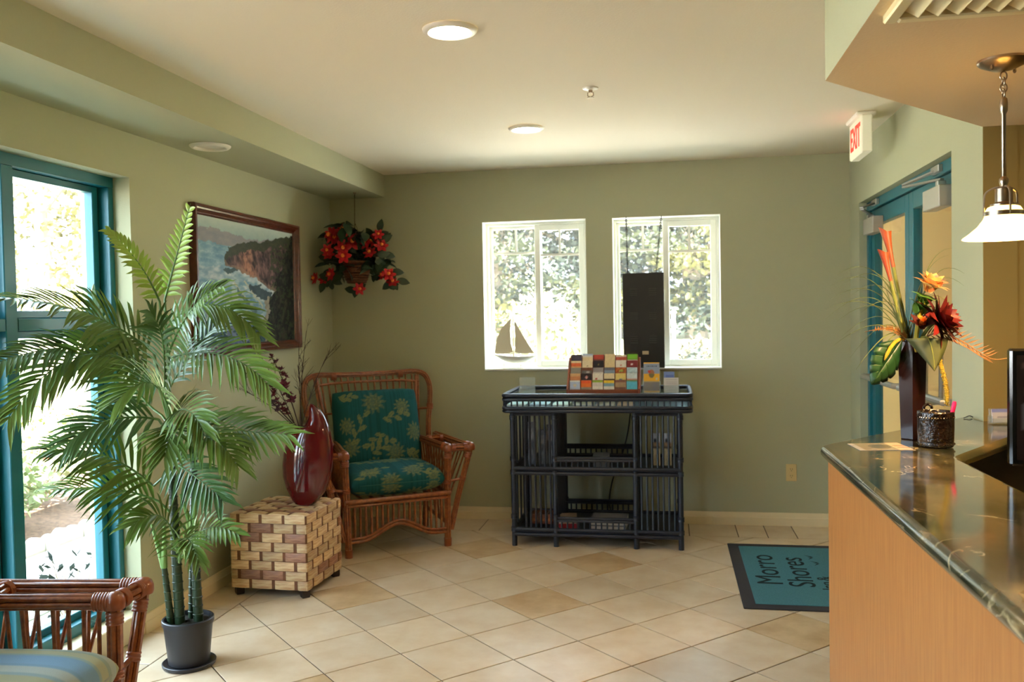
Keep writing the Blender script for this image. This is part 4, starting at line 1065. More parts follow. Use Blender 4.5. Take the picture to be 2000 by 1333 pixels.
def weave_mesh(L, h, m):
    k = (round(L, 3), m.name)
    if k in wv: return wv[k]
    mb = MB(); n = 6
    rows = []
    for i in range(n+1):
        u = -1+2*i/n; bul = .0075*(1-u**4)+.0005
        rows.append([(u*L/2, -bul*.55, -h/2), (u*L/2, -bul, -h*.28), (u*L/2, -bul*1.06, h*.28), (u*L/2, -bul*.55, h/2)])
    vs = [p for r_ in rows for p in r_]+[(x, .002, z) for x, z in ((-L/2,-h/2),(L/2,-h/2),(L/2,h/2),(-L/2,h/2))]
    fs = [(i*4+k_, (i+1)*4+k_, (i+1)*4+k_+1, i*4+k_+1) for i in range(n) for k_ in range(3)]
    b = (n+1)*4
    fs += [tuple([i*4 for i in range(n+1)][::-1])+(b, b+1), tuple([i*4+3 for i in range(n+1)])+(b+2, b+3), (0,1,2,3,b+3,b), tuple([n*4+3,n*4+2,n*4+1,n*4])+(b+1,b+2)]
    mb.add(vs, fs); wv[k] = mb.mesh('woven_strip', m, 40); return wv[k]
def weave_face(frame, width, z0, z1, nrow, pitch, phase, rnd):
    rh = (z1-z0)/nrow
    for r in range(nrow):
        off = phase+(pitch/2 if r % 2 else 0); x = -width/2-off
        while x < width/2:
            a, b = max(x+.009, -width/2), min(x+pitch-.009, width/2)
            if b-a > .012:
                m = M_weave2 if rnd.random() < (.62 if (r % 4 == 1) else .16) else M_weave
                Lq = round((b-a)/.004)*.004
                o = link('woven_strip', weave_mesh(Lq, rh*.93, m), t); o.matrix_basis = frame @ Matrix.Translation(((a+b)/2, 0, z0+rh*(r+.5)))
            x += pitch
rnd = random.Random(3); Wd = 2*H_-.004
for k, ph in ((0, .02), (1, .055), (2, .03), (3, .07)):
    fr = Matrix.Rotation(k*PI/2, 4, 'Z') @ Matrix.Translation((0, -H_+.006, 0)); weave_face(fr, Wd, .040, .430, 8, .128, ph, rnd)
weave_face(Matrix.Translation((0, 0, .428)) @ Matrix.Rotation(-PI/2, 4, 'X'), Wd, -H_+.002, H_-.002, 8, .122, .04, rnd)

# ------------------------------------------------------------------ red vase with dried stems
VX, VY, VZ = -1.935, 4.41, .441
t = thing('red_vase', 'glossy dark red asymmetric vase with a notched mouth on the woven cube', 'vase', (VX, VY, VZ))
M_red = mat('dark_red_lacquer', (88,8,14), .06, spec=.5, coat=.5, var=.25, vscale=5)
outl = [(.000,-.048,.052),(.012,-.062,.066),(.03,-.072,.080),(.08,-.102,.112),(.14,-.124,.130),(.20,-.131,.137),(.26,-.130,.138),(.32,-.120,.132),(.36,-.108,.125),(.395,-.088,.114),(.412,-.066,.108),(.424,-.030,.104),(.435,-.022,.100),(.455,-.014,.090),(.475,-.010,.080),(.495,-.010,.066),(.512,-.010,.050),(.526,-.010,.032),(.536,-.008,.014),(.541,-.004,.004)]
mb = MB(); n_ = 40; vs = []
for z, a, b in outl:
    cx_, hw_ = (a+b)/2, (b-a)/2; dep = min(.070, .30*hw_+.030) if z < .42 else min(.052, hw_*.75)
    if z < .03: dep = .040
    for k in range(n_):
        q = 2*PI*k/n_; c_, s_ = math.cos(q), math.sin(q)
        vs.append((cx_+hw_*math.copysign(abs(c_)**.85, c_), dep*math.copysign(abs(s_)**.9, s_), z))
mb.add(vs, [(i*n_+k, i*n_+(k+1) % n_, (i+1)*n_+(k+1) % n_, (i+1)*n_+k) for i in range(len(outl)-1) for k in range(n_)]+[tuple(range(n_))[::-1], tuple((len(outl)-1)*n_+k for k in range(n_))])
body = mb.build('body', M_red, t, smooth=70); body.rotation_euler = (0, .10, .12)
mo = MB().lathe([(.034,0),(.036,.003),(.030,.004),(.001,.001)], 24, sy_=.85); o = mo.build('mouth', mat('vase_mouth_shade', (24,6,6), .6), t); o.matrix_basis = Matrix.Rotation(.10, 4, 'Y') @ Matrix.Translation((-.050, 0, .4135)) @ Matrix.Rotation(-.25, 4, 'Y')  # dark disc on the solid body, painted as the shaded opening
MOUTH = V(VX-.012, VY, VZ+.418)
M_twig = mat('dark_twig', (52,36,30), .8); M_orch = mat('burgundy_petal', (92,16,38), .6, objvar=.4); M_orch2 = mat('plum_grey_petal', (74,46,62), .7, objvar=.3)
def petal_cluster(r, n, rnd, ln=1.3):
    mb = MB()
    for i in range(n):
        a = 2*PI*i/n+rnd.uniform(-.2,.2); tl = rnd.uniform(.2,.9); d = V(math.cos(a)*math.cos(tl), math.sin(a)*math.cos(tl), math.sin(tl)); s_ = d.cross(V(0,0,1)).normalized(); u_ = s_.cross(d)
        mb.add([(0,0,0), d*r*.55+s_*r*.38+u_*r*.1, d*r*ln+u_*r*.05, d*r*.55-s_*r*.38+u_*r*.1, d*r*.6-u_*r*.12], [(0,1,4),(1,2,4),(0,4,3),(4,2,3)])
    return mb
def orchid(tip, ctrl, label, m, f0, nb, size):
    pts = bez(MOUTH+V(0,0,-.03), ctrl, tip, 14); t = thing('orchid_stem', label, 'flower stem', tuple(MOUTH), 0)
    MB().tube(pts, [.0035]*8+[.0025]*7, 6).build('stem', M_twig, t, world=True)
    for k in range(nb):
        u = f0+(1-f0)*k/(nb-1); i = min(13, int(u*14)); p = pts[i].lerp(pts[i+1], u*14-i)+V(random.uniform(-.016,.016), random.uniform(-.016,.016), random.uniform(-.008,.008))
        o = petal_cluster(size*(1.1-.5*u), 6, random).build('blossom', m, t); o.matrix_parent_inverse = wmat(t).inverted()
        o.matrix_basis = Matrix.Translation(p) @ Matrix.Rotation(random.uniform(0,6), 4, 'Z') @ Matrix.Rotation(random.uniform(-.9,.9), 4, 'X')
orchid(V(-2.10,4.41,1.235), V(-1.995,4.41,1.04), 'tall burgundy orchid stem rising left of the vase mouth', M_orch, .38, 20, .030)
orchid(V(-2.16,4.44,1.10), V(-2.04,4.42,.95), 'shorter burgundy orchid stem leaning low to the left of the vase', M_orch, .35, 12, .026)
orchid(V(-2.27,4.36,1.20), V(-2.08,4.38,.98), 'grey plum dried stem leaning furthest left from the vase', M_orch2, .35, 24, .020)
def twig(tip, ctrl, label, rnd):
    pts = bez(MOUTH+V(rnd.uniform(-.012,.012), rnd.uniform(-.01,.01), -.03), ctrl, tip, 12); mb = MB()
    mb.tube(pts, [.0028-.0018*i/12 for i in range(13)], 5)
    for k in range(9):
        i = rnd.randint(4, 11); p = pts[i]; T = (pts[i+1]-pts[i]).normalized(); d = (T+V(rnd.uniform(-.8,.8), rnd.uniform(-.5,.5), rnd.uniform(-.1,.5))).normalized(); L = rnd.uniform(.05,.14)
        q = p+d*L; mb.tube([p, p.lerp(q,.5)+V(rnd.uniform(-.008,.008),0,.004), q], [.0013,.001,.0006], 4)
        for _ in range(2):
            a = p.lerp(q, rnd.uniform(.4,.9)); b = a+(d+V(rnd.uniform(-.9,.9), rnd.uniform(-.5,.5), rnd.uniform(0,.6))).normalized()*L*.4; mb.tube([a, b], [.0009,.0005], 4)
    tag(mb.build('dried_twig', M_twig), label, 'twig', 'dried twigs in the red vase')
rn = random.Random(11)
twig(V(-1.885,4.38,1.37), V(-1.94,4.40,1.05), 'dried twig standing highest behind the burgundy orchid', rn)
twig(V(-1.80,4.45,1.24), V(-1.90,4.42,1.02), 'thin dried twig leaning right over the armchair back', rn)
twig(V(-1.96,4.45,1.30), V(-1.96,4.44,1.05), 'dark dried twig standing straight above the vase mouth', rn)
twig(V(-2.19,4.40,1.29), V(-2.06,4.42,1.08), 'dried twig arching left across the picture frame', rn)
twig(V(-2.28,4.46,1.04), V(-2.12,4.44,.98), 'low dried twig reaching left towards the palm', rn)

# ------------------------------------------------------------------ seascape picture
def vnoise(seed, n=40):
    g = np.random.RandomState(seed).rand(n, n)
    def f(x, y):
        x = abs(x) % (n-2); y = abs(y) % (n-2); i, j = int(x), int(y); a, b = x-i, y-j; a = a*a*(3-2*a); b = b*b*(3-2*b)
        return g[i,j]*(1-a)*(1-b)+g[i+1,j]*a*(1-b)+g[i,j+1]*(1-a)*b+g[i+1,j+1]*a*b
    return f
n1, n2, n3 = vnoise(1), vnoise(2), vnoise(3)
def fbm(x, y): return .5*n1(x, y)+.3*n2(x*2.1, y*2.1)+.2*n3(x*4.3, y*4.3)
def interp(x, pts):
    for (a, p), (b, q) in zip(pts, pts[1:]):
        if x <= b: return p+(q-p)*(x-a)/(b-a)
    return pts[-1][1]
def mixc(a, b, k): k = max(0, min(1, k)); return tuple(a[i]*(1-k)+b[i]*k for i in range(3))
def seascape(s, t_):
    s2 = s+.05*(fbm(s*22, t_*22)-.5)+.02*(n1(s*37, t_*37)-.5); t2 = t_+.045*(fbm(s*20+5, t_*20)-.5)+.02*(n2(s*36, t_*36)-.5); nz = fbm(s*18, t_*30); nf = fbm(s*37, t_*37)
    c = mixc((136,160,164), (176,190,184), (t2-.85)*8)                                   # sky
    if t2 < .885+.02*math.sin(s*9)+.015*n1(s*9, 1): c = mixc((120,124,136), (150,146,146), nz)   # far hills
    if t2 < .80: c = mixc((96,136,164), (158,184,196), nz*1.5-.35+(.25 if abs(math.sin(t2*60+s*7+nz*3)) > .93 else 0))
    if t2 < .62: c = mixc((112,144,168), (190,200,204), nz*1.8-.45)
    if t2 < .52 and s < .62:
        c = mixc((104,142,166), (196,202,200), nz*2-.6)
        if .33 < s < .50 and abs((t2-.50)+1.15*(s-.33)) < .010 or abs((t2-.52)+1.1*(s-.43)) < .012: c = mixc((190,186,160), (150,160,160), nf)
    if ((s2-.62)/.14)**2+((t2-.42+.35*(s2-.62))/.055)**2 < 1: c = mixc((44,62,74), (70,92,100), nf)
    if ((s2-.30)/.07)**2+((t2-.60)/.02)**2 < 1: c = (60,84,92)
    if abs((t2-.30)+.9*(s2-.50)) < .02 and .36 < s < .56: c = mixc((60,90,100), (110,136,140), nf)
    if t2 < .20-.05*s: c = mixc((62,100,120), (36,60,70), nz*1.4-.1)
    if t2 < .16 and .26 < s2 < .50 and nz > .44: c = mixc((70,96,140), (130,140,160), nf)
    # headland
    topl = interp(s2, [(0,0),(.235,.63),(.255,.72),(.29,.79),(.42,.84),(.60,.865),(.75,.90),(.86,.95),(1,.96)]); bot = interp(s2, [(0,.7),(.235,.645),(.40,.60),(.55,.545),(.70,.47),(.80,.42),(1,.3)])
    if s2 > .235 and bot < t2 < topl:
        k = fbm(s*36+t_*9, 20+t_*14-s*8); c = mixc((38,28,34), (122,92,88), k*2.6-.8)
        pk = math.exp(-((s2-.47-.10*(.72-t2))/.075)**2)*(1 if t2 < .80 else .3); c = mixc(c, mixc((140,92,80), (184,136,112), nf), pk*1.3*min(1, max(0, k*2.6-.45)))
        c = mixc(c, (30,24,28), max(0, n2(s*30+t_*12, t_*16)*1.6-.95))
        if t2 > topl-.05-.05*nz: c = mixc((40,48,38), (70,72,54), nf)
        if s2 > .72 and nf > .52: c = mixc((44,50,36), (70,74,50), nz)
        if t2 < bot+.03: c = mixc(c, (150,124,106), .55)
    # dark foreground cliff
    edge = .02*math.sin(t_*31)+interp(t2, [(0,.655),(.2,.67),(.4,.72),(.55,.80),(.7,.86),(.85,.93),(1,1.02)])
    if s2 > edge:
        k = fbm(s*30-t_*8+10, t_*16+s*5); c = mixc((8,10,8), (58,54,42), k*2.4-.85)
        if nf > .60: c = mixc((34,44,28), (60,68,42), k)
    elif s2 > edge-.035 and t2 < .40: c = mixc((170,160,140), (110,110,106), nf)
    return lin(tuple(float(x) for x in c))
FY0, FY1, FZ0, FZ1 = 4.106, 5.388, 1.247, 2.036
t = thing('framed_seascape', 'framed seascape painting of sea cliffs in a dark red wooden frame', 'picture', (XL, (FY0+FY1)/2, FZ0))
M_frame = mat('dark_red_wood', (92,40,24), .28, spec=.5, color2=(66,28,18), vscale=10, stretch=(3,3,3), coat=.2)
prof = [(0,.001),(0,.034),(.004,.042),(.014,.044),(.019,.037),(.027,.035),(.031,.029),(.042,.020),(.048,.020),(.056,.010),(.056,.001)]
cor = [(FY0,FZ0),(FY1,FZ0),(FY1,FZ1),(FY0,FZ1)]; inn = [(1,1),(-1,1),(-1,-1),(1,-1)]
for k in range(4):
    a, b = cor[k], cor[(k+1) % 4]; ia, ib = inn[k], inn[(k+1) % 4]; n_ = len(prof)
    vs = [(XL+d, a[0]+ia[0]*o_, a[1]+ia[1]*o_) for o_, d in prof]+[(XL+d, b[0]+ib[0]*o_, b[1]+ib[1]*o_) for o_, d in prof]
    mb = MB(); mb.add(vs, [(i, (i+1) % n_, n_+(i+1) % n_, n_+i) for i in range(n_)]+[tuple(range(n_))[::-1], tuple(range(n_, 2*n_))]); mb.build('frame_rail', M_frame, t, world=True, smooth=25)
mb = MB(); y0_, y1_, z0_, z1_ = FY0+.05, FY1-.05, FZ0+.05, FZ1-.05
mb.grid(lambda u, v: V(XL+.012, y0_+(y1_-y0_)*u, z0_+(z1_-z0_)*v), 260, 160, seascape); mb.build('canvas', colmat('oil_paint', .55, .15, bump=.1, bscale=90), t, world=True, smooth=0)

# ------------------------------------------------------------------ potted palm
PX, PY = -1.985, 3.325
t = thing('potted_palm', 'tall potted artificial palm in a black pot beside the window', 'plant', (PX, PY, 0))
M_pot = mat('black_plastic_pot', (34,34,38), .38); M_soil = mat('dark_moss', (46,40,28), .95, var=.5, vscale=40)
M_cane = mat('dark_green_cane', (34,58,34), .35, var=.4, vscale=18); M_sheath = mat('light_green_sheath', (104,140,66), .45)
M_palm = mat('palm_leaf_green', (110,140,58), .36, spec=.5, objvar=.15, color2=(88,118,48), vscale=3)
M_palm2 = mat('young_palm_leaf_green', (150,178,76), .4, spec=.5); M_rach = mat('palm_rachis_green', (86,120,58), .4)
M_palm3 = mat('dark_palm_leaf_green', (74,108,56), .34, spec=.55)
b = MB(); b.lathe([(.078,.012),(.082,.016),(.098,.176),(.104,.178),(.104,.196),(.101,.199),(.094,.199),(.092,.172)], 40, cap1=False); b.build('pot', M_pot, t)
MB().lathe([(.100,.0005),(.106,.004),(.108,.016),(.104,.018),(.09,.012)], 40).build('saucer', M_pot, t)
b = MB()
def soil(u, v): a = 2*PI*u; r = .0925*v; return V(r*math.cos(a), r*math.sin(a), .178+.012*n1(u*12, v*6)*(1-v*.5))
b.grid(soil, 28, 6); tag(b.build('soil', M_soil, t, smooth=180), kind='stuff')
def cane(x0, y0_, x1, y1_, z1_, r):
    pts, rs = [], []; n_ = int((z1_-.17)/.034)
    for k in range(n_+1):
        u = k/n_; p = V(x0+(x1-x0)*u, y0_+(y1_-y0_)*u, .17+(z1_-.17)*u)
        for dz, q in ((0, 1.0), (.002, 1.13), (.006, 1.13), (.008, 1.0)): pts.append(p+V(0,0,dz)); rs.append(r*q*(1-.25*u))
    return MB().tube(pts, rs, 12)
for a in ((-.025,-.02,-.055,-.01,1.02,.021), (.040,.012,.028,.02,.56,.020), (-.055,-.035,-.07,-.05,.42,.015), (-.005,.045,.02,.05,.9,.018)):
    cane(*a).build('cane', M_cane, t)
for p0, p1 in (((-.07,-.05,.42),(-.115,-.06,.60)), ((-.07,-.05,.42),(-.05,-.07,.62)), ((.028,.02,.56),(.06,-.02,.70)), ((.028,.02,.54),(.0,-.03,.72))):
    MB().tube([p0, V(*p0).lerp(V(*p1),.4), p1], [.014,.010,.005], 10).build('leaf_sheath', M_sheath, t)
FRONDS = [
    ((-2.068, 3.36, 1.525), (-2.009, 3.36, 1.705), (-1.928, 3.34, 1.916), 0.10),
    ((-2.067, 3.32, 1.514), (-2.095, 3.24, 1.7), (-2.224, 3.2, 1.808), 0.10),
    ((-2.089, 3.3, 1.303), (-2.277, 3.18, 1.527), (-2.33, 2.724, 1.522), 0.24),
    ((-2.054, 3.24, 1.223), (-2.296, 3.05, 1.456), (-2.33, 2.738, 1.059), 0.22),
    ((-2.128, 3.36, 1.279), (-2.33, 3.062, 1.397), (-2.33, 2.666, 1.282), 0.20),
    ((-2.041, 3.32, 1.408), (-1.806, 3.3, 1.612), (-1.593, 3.28, 1.35), 0.20),
    ((-2.009, 3.28, 1.282), (-1.667, 3.15, 1.365), (-1.48, 3.1, 1.17), 0.20),
    ((-1.96, 3.26, 1.012), (-1.705, 3.2, 1.001), (-1.413, 3.16, 0.984), 0.22),
    ((-2.062, 3.36, 1.15), (-1.942, 3.45, 1.404), (-1.801, 3.5, 1.489), 0.17),
    ((-2.082, 3.26, 0.759), (-2.23, 3.15, 0.964), (-2.33, 2.94, 0.945), 0.24),
    ((-2.087, 3.3, 0.688), (-2.265, 3.24, 0.782), (-2.33, 2.989, 0.789), 0.22),
    ((-1.984, 3.24, 0.952), (-1.714, 3.1, 1.053), (-1.592, 3.05, 0.867), 0.20),
    ((-2.01, 3.26, 0.866), (-1.819, 3.16, 0.824), (-1.681, 3.1, 0.728), 0.18),
    ((-2.123, 3.34, 1.066), (-2.33, 3.357, 1.238), (-2.33, 3.241, 1.581), 0.20),
    ((-1.999, 3.22, 1.141), (-1.864, 3.05, 1.41), (-1.903, 2.98, 1.469), 0.20),
    ((-1.966, 3.2, 1.081), (-1.9, 3.0, 1.296), (-2.017, 2.93, 1.13), 0.22),
    ((-1.956, 3.18, 1.022), (-1.779, 3.0, 1.18), (-1.673, 2.95, 1.015), 0.20),
    ((-1.947, 3.18, 0.961), (-1.812, 3.0, 1.103), (-1.821, 2.92, 0.924), 0.20),
    ((-1.978, 3.3, 0.477), (-1.836, 3.22, 0.668), (-1.648, 3.15, 0.588), 0.15),
    ((-1.988, 3.26, 0.488), (-1.928, 3.12, 0.769), (-2.042, 3.02, 0.64), 0.17),
    ((-1.954, 3.22, 0.458), (-1.841, 3.08, 0.7), (-1.737, 3.0, 0.508), 0.14),
    ((-2.025, 3.22, 1.038), (-2.155, 3.05, 1.098), (-2.239, 2.95, 0.973), 0.22),
    ((-1.984, 3.24, 1.305), (-1.817, 3.12, 1.526), (-1.629, 3.05, 1.559), 0.18),
]
rp = random.Random(5)
def frond(p0, p1, p2, L, m, k):
    low = p0[2] < .75; root = V(PX-.05, PY-.01, 1.0) if not low else V(PX+.028, PY+.02, .52)
    if .75 <= p0[2] < 1.05: root = V(PX-.01, PY+.02, .84)
    pts = bez(p0, p1, p2, 40); n_ = len(pts)
    o = MB(); o.tube([root, root.lerp(V(*p0), .5)+V(0,0,.01)]+pts, [.0065,.0055]+[.0045*(1-i/n_)+.0009 for i in range(n_)], 6); fr = o.build('frond', M_rach, t, world=True, smooth=60)
    lf = MB(); cnt = max(16, int((sum((pts[i+1]-pts[i]).length for i in range(n_-1)))/.026))
    tilt = rp.uniform(-.35, .35)
    for i in range(cnt):
        u = .05+.93*i/cnt; f_ = u*(n_-1); j = min(n_-2, int(f_)); c = pts[j].lerp(pts[j+1], f_-j); T = (pts[j+1]-pts[j]).normalized()
        view = (V(0, 0, CAM_H)-c).normalized()
        N = (V(0,0,1)*.75+V(0.3,-1,0).normalized()*.75+V(tilt,0,0)); N = (N-T*N.dot(T)).normalized(); B = T.cross(N)
        ll = L*(.55+.45*math.sin(PI*min(1, .18+u*.95)))*rp.uniform(.88,1.06); w_ = .0098
        ang = .95-.55*u
        for sg in (-1, 1):
            a2 = ang+rp.uniform(-.10,.10); D = (T*math.cos(a2)+B*sg*math.sin(a2)+N*.22).normalized(); S_ = D.cross(N).normalized(); Np = S_.cross(D)
            if Np.z < 0: Np = -Np
            vs = []; K = 5
            for q in range(K+1):
                v = q/K; cc = c+D*ll*v-V(0,0,1)*ll*(.30*v*v)*rp.uniform(.8,1.2); ww = w_*min(1, .35+2.2*v)*(1-v**3)*(1 if v < .99 else 0)
                vs += [cc-S_*ww+Np*ww*.45, cc, cc+S_*ww+Np*ww*.45]
            lf.add(vs, [(q*3+e, q*3+e+1, q*3+e+4, q*3+e+3) for q in range(K) for e in (0, 1)])
    tag(lf.build('leaflets', m, fr, world=True, smooth=70), kind='stuff')
for k, (p0, p1, p2, L) in enumerate(FRONDS):
    frond(p0, p1, p2, L, M_palm2 if k in (0, 1) else (M_palm3 if k in (4, 8, 12, 13, 14, 21) else M_palm), k)

# ------------------------------------------------------------------ hanging flower basket
BX_, BY_ = -2.088, 5.72
t = thing('hanging_flower_basket', 'hanging brown basket of red flowers in the back left corner', 'flower basket', (BX_, BY_, 1.675))
M_basket = mat('brown_wicker', (112,66,36), .7, var=.5, vscale=60); M_hleaf = mat('dark_ivy_green', (40,62,38), .5, objvar=.35); M_red2 = mat('scarlet_petal', (190,24,34), .55, objvar=.25); M_org = mat('orange_stamen', (240,130,50), .6)
b = MB()
for k in range(9):
    z = .004+.0165*k; r = .060+.038*(k/8)**.7; b.tube([(r*math.cos(q), r*math.sin(q), z) for q in [2*PI*i/28 for i in range(28)]], .0095, 6, closed=True)
b.lathe([(.002,.0),(.058,.002),(.096,.14),(.001,.142)], 24); b.build('basket', M_basket, t)
MB().tube([(.0,0,.612),(-.004,0,.40),(.0,0,.14)], .0022, 5).build('hanging_cord', mat('brown_cord', (70,44,26), .8), t)
MB().lathe([(.012,.611),(.012,.604),(.004,.598)], 12).build('ceiling_hook', M_nickel, t)
for a in range(3): MB().tube([(0,0,.40),(.094*math.cos(a*2.1+.4), .094*math.sin(a*2.1+.4), .138)], .0015, 5).build('hanging_cord', MATS['brown_cord'], t)
rb = random.Random(8)
def leafmesh(name, m, L, w_, fold=.25, lobes=False):
    mb = MB(); rows = 6
    vs = []
    for q in range(rows+1):
        v = q/rows; ww = w_*math.sin(PI*min(1, v*.93+.07))**.8*(1-v*.25) if v < 1 else 0; z = -.25*L*v*v
        vs += [(-ww, L*v, z+ww*fold), (0, L*v, z), (ww, L*v, z+ww*fold)]
    mb.add(vs, [(q*3+e, q*3+e+1, q*3+e+4, q*3+e+3) for q in range(rows) for e in (0, 1)]); return mb.mesh(name, m, 70)
lm = [leafmesh('leaf', M_hleaf, .085, .028), leafmesh('leaf', M_hleaf, .115, .038)]
SPR = []
for k in range(20):
    a = 2*PI*k/20+rb.uniform(-.15,.15); L = rb.uniform(.14,.27); dx, dy = math.cos(a)*L, math.sin(a)*L
    dx = max(dx, -.255); dy = min(dy*.85, .24); dz = rb.choice((-.10, -.02, .10, .20, .26, .28)); 
    p = bez((0,0,.14), (dx*.45, dy*.45, .16+max(dz,0)*1.2), (dx, dy, .13+dz*.8), 8); SPR.append(p)
    MB().tube(p, .0022, 5).build('vine', M_hleaf, t)
for k in range(190):
    p = SPR[k % 20]; i = rb.randint(2, 8); c = p[i]
    o = link('leaf', lm[k % 2], t); o.matrix_basis = Matrix.Translation(c+V(rb.uniform(-.02,.02), rb.uniform(-.02,.02), rb.uniform(-.015,.02))) @ Matrix.Rotation(rb.uniform(0, 6.28), 4, 'Z') @ Matrix.Rotation(rb.uniform(-.9,.5), 4, 'X') @ Matrix.Rotation(rb.uniform(-.6,.6), 4, 'Y')
    wx = BX_+o.matrix_basis.translation.x
    if wx < XL+.09: o.matrix_basis.translation.x = XL+.09-BX_
    if BY_+o.matrix_basis.translation.y > YB-.10: o.matrix_basis.translation.y = YB-.10-BY_
fl = MB()
for ring, (n_, tl, r) in enumerate(((6, .25, .040), (6, .8, .032))):
    for i in range(n_):
        a = 2*PI*i/n_+ring*.5; d = V(math.cos(a)*math.cos(tl), math.sin(a)*math.cos(tl), math.sin(tl)); s_ = V(-math.sin(a), math.cos(a), 0); u_ = d.cross(s_)
        fl.add([(0,0,0), d*r*.5+s_*r*.30, d*r*.85+s_*r*.22, d*r*1.1, d*r*.85-s_*r*.22, d*r*.5-s_*r*.30, d*r*.6+u_*r*.12], [(0,1,6),(1,2,6),(2,3,6),(3,4,6),(4,5,6),(5,0,6)])
flm = fl.mesh('blossom', M_red2, 60)
ctm = MB().lathe([(.0005,.012),(.008,.014),(.010,.022),(.004,.028)], 8).mesh('stamen', M_org)
for (x, y, z, s_) in [(-2.206, 5.60, 1.991, 1.3), (-2.139, 5.62, 2.013, 1.3), (-2.07, 5.585, 1.939, 1.25), (-2.137, 5.587, 1.9, 1.1), (-1.93, 5.647, 1.953, 1), (-1.975, 5.62, 1.933, 1), (-1.88, 5.63, 1.909, 1), (-2.243, 5.60, 1.891, 0.9), (-2.242, 5.62, 1.858, 0.9), (-2.118, 5.57, 1.847, 1.1), (-1.943, 5.60, 1.859, 1), (-2.213, 5.59, 1.727, 1), (-2.335, 5.61, 1.704, 0.9), (-1.827, 5.62, 1.714, 1), (-1.808, 5.64, 1.663, 0.9), (-2.058, 5.68, 1.629, 0.9), (-2.30, 5.66, 1.694, 0.8), (-1.896, 5.63, 1.984, 0.8), (-1.864, 5.62, 1.709, 0.8), (-2.17, 5.60, 1.96, 1.2), (-2.10, 5.60, 1.975, 1.1)]:
    o = link('blossom', flm, t, True); o.matrix_parent_inverse = wmat(t).inverted()
    o.matrix_basis = Matrix.Translation((x, y, z)) @ Matrix.Rotation(rb.uniform(-.7,.7), 4, 'Z') @ Matrix.Rotation(1.1+rb.uniform(-.4,.5), 4, 'X') @ Matrix.Diagonal((s_*1.25, s_*1.25, s_*1.25, 1))
    link('stamen', ctm, o)
    for q in range(4):
        a = rb.uniform(0, 6.28); lp = V(min(max(x+.038*math.cos(a), XL+.10), -1.77), y+.035+.02*rb.random(), z+.038*math.sin(a)-.01)
        lo = link('leaf', lm[0], t, True); lo.matrix_parent_inverse = wmat(t).inverted()
        lo.matrix_basis = Matrix.Translation(lp) @ Matrix.Rotation(rb.uniform(0, 6.28), 4, 'Y') @ Matrix.Rotation(rb.uniform(-.5, .5), 4, 'X') @ Matrix.Rotation(1.3, 4, 'X')

# ------------------------------------------------------------------ tropical flowers in the counter vase
VT = V(.789, 3.07, ZT+.326)
def stem(t, pts, r, m): return MB().tube(pts, r, 8).build('stem', m, t, world=True)
M_cstem = mat('olive_stem', (120,124,54), .45); M_calla = mat('orange_calla_petal', (154,46,22), .5, color2=(180,88,26), vscale=9)
def calla(top, root, size, label):
    top, root = Vector(top), Vector(root); ax = (top-root).normalized(); t = thing('calla_lily', label, 'flower', tuple(root), 0)
    base = top-ax*size
    stem(t, bez(root, root.lerp(base,.5)+V(-.004,0,0), base+ax*.01, 8), [.0065]*5+[.006]*4, M_cstem)
    mtx = Matrix.Translation(base) @ ax.to_track_quat('Z', 'Y').to_matrix().to_4x4(); mb = MB()
    def f(u, v):
        a = u*2*PI*1.08+PI*.5; r = size*(.050+.085*v**2.0); lip = .16*max(0, math.cos(a+PI*.5))*v**3
        return mtx @ V(r*math.cos(a)*(1-.25*v*(u > .93)), r*math.sin(a)*(1+.1*v), size*(v+lip-.05*v**4))
    mb.grid(f, 26, 12); mb.build('petal', M_calla, t, world=True, smooth=180)
    MB().tube([mtx @ V(0,0,size*.3), mtx @ V(0,0,size*.78)], [.004,.003], 8).build('spadix', M_org, t, world=True)
calla((.708,3.07,1.690), (.788,3.075,1.30), .125, 'orange calla lily standing highest in the counter vase')
calla((.692,3.03,1.618), (.772,3.05,1.30), .110, 'orange calla lily just below the tallest one')
def petal_ring(mb, c, ax, n_, L, w_, open_, ph=0, curl=.2, jit=0):
    q = ax.to_track_quat('Z', 'Y').to_matrix()
    for i in range(n_):
        a = 2*PI*i/n_+ph; K = 6; vs = []
        o_ = open_+(random.uniform(-jit, jit) if jit else 0)
        for k in range(K+1):
            v = k/K; th = o_*(.55+.45*v)+curl*v*v; r = L*v*math.sin(th); z = L*v*math.cos(th); ww = w_*(math.sin(PI*min(1,(v*.86+.14)))**.75 if v < 1 else .02)
            d = V(math.cos(a), math.sin(a), 0); s_ = V(-math.sin(a), math.cos(a), 0); p = d*r+V(0,0,z)
            vs += [c+q @ (p-s_*ww+d*ww*-.25), c+q @ p, c+q @ (p+s_*ww+d*ww*-.25)]
        mb.add(vs, [(k*3+e, k*3+e+1, k*3+e+4, k*3+e+3) for k in range(K) for e in (0, 1)])
M_lot = mat('pale_yellow_pink_petal', (236,184,104), .5, color2=(226,152,100), vscale=16); M_lotg = mat('green_bract', (88,128,44), .45)
M_pink2 = mat('pink_petal_edge', (222,130,110), .5)
t = thing('yellow_lotus_flower', 'pale yellow flower with pink tipped petals facing up in the counter vase', 'flower', tuple(VT))
ax = V(.38,-.25,1).normalized(); c = V(.806,2.985,1.462)
stem(t, bez((.79,3.03,1.29), (.782,3.0,1.38), c, 8), .0075, mat('yellow_green_stem', (176,160,52), .45))
for (n_, L, w_, op, ph, m) in ((5,.062,.019,.15,0,M_pink2),(7,.070,.021,.40,.3,M_lot),(8,.072,.021,.68,.1,M_lot),(8,.068,.019,.98,.5,M_lot)):
    mb = MB(); petal_ring(mb, c+ax*.022, ax, n_, L, w_, op, ph, .15, .08); mb.build('petal', m, t, world=True, smooth=70)
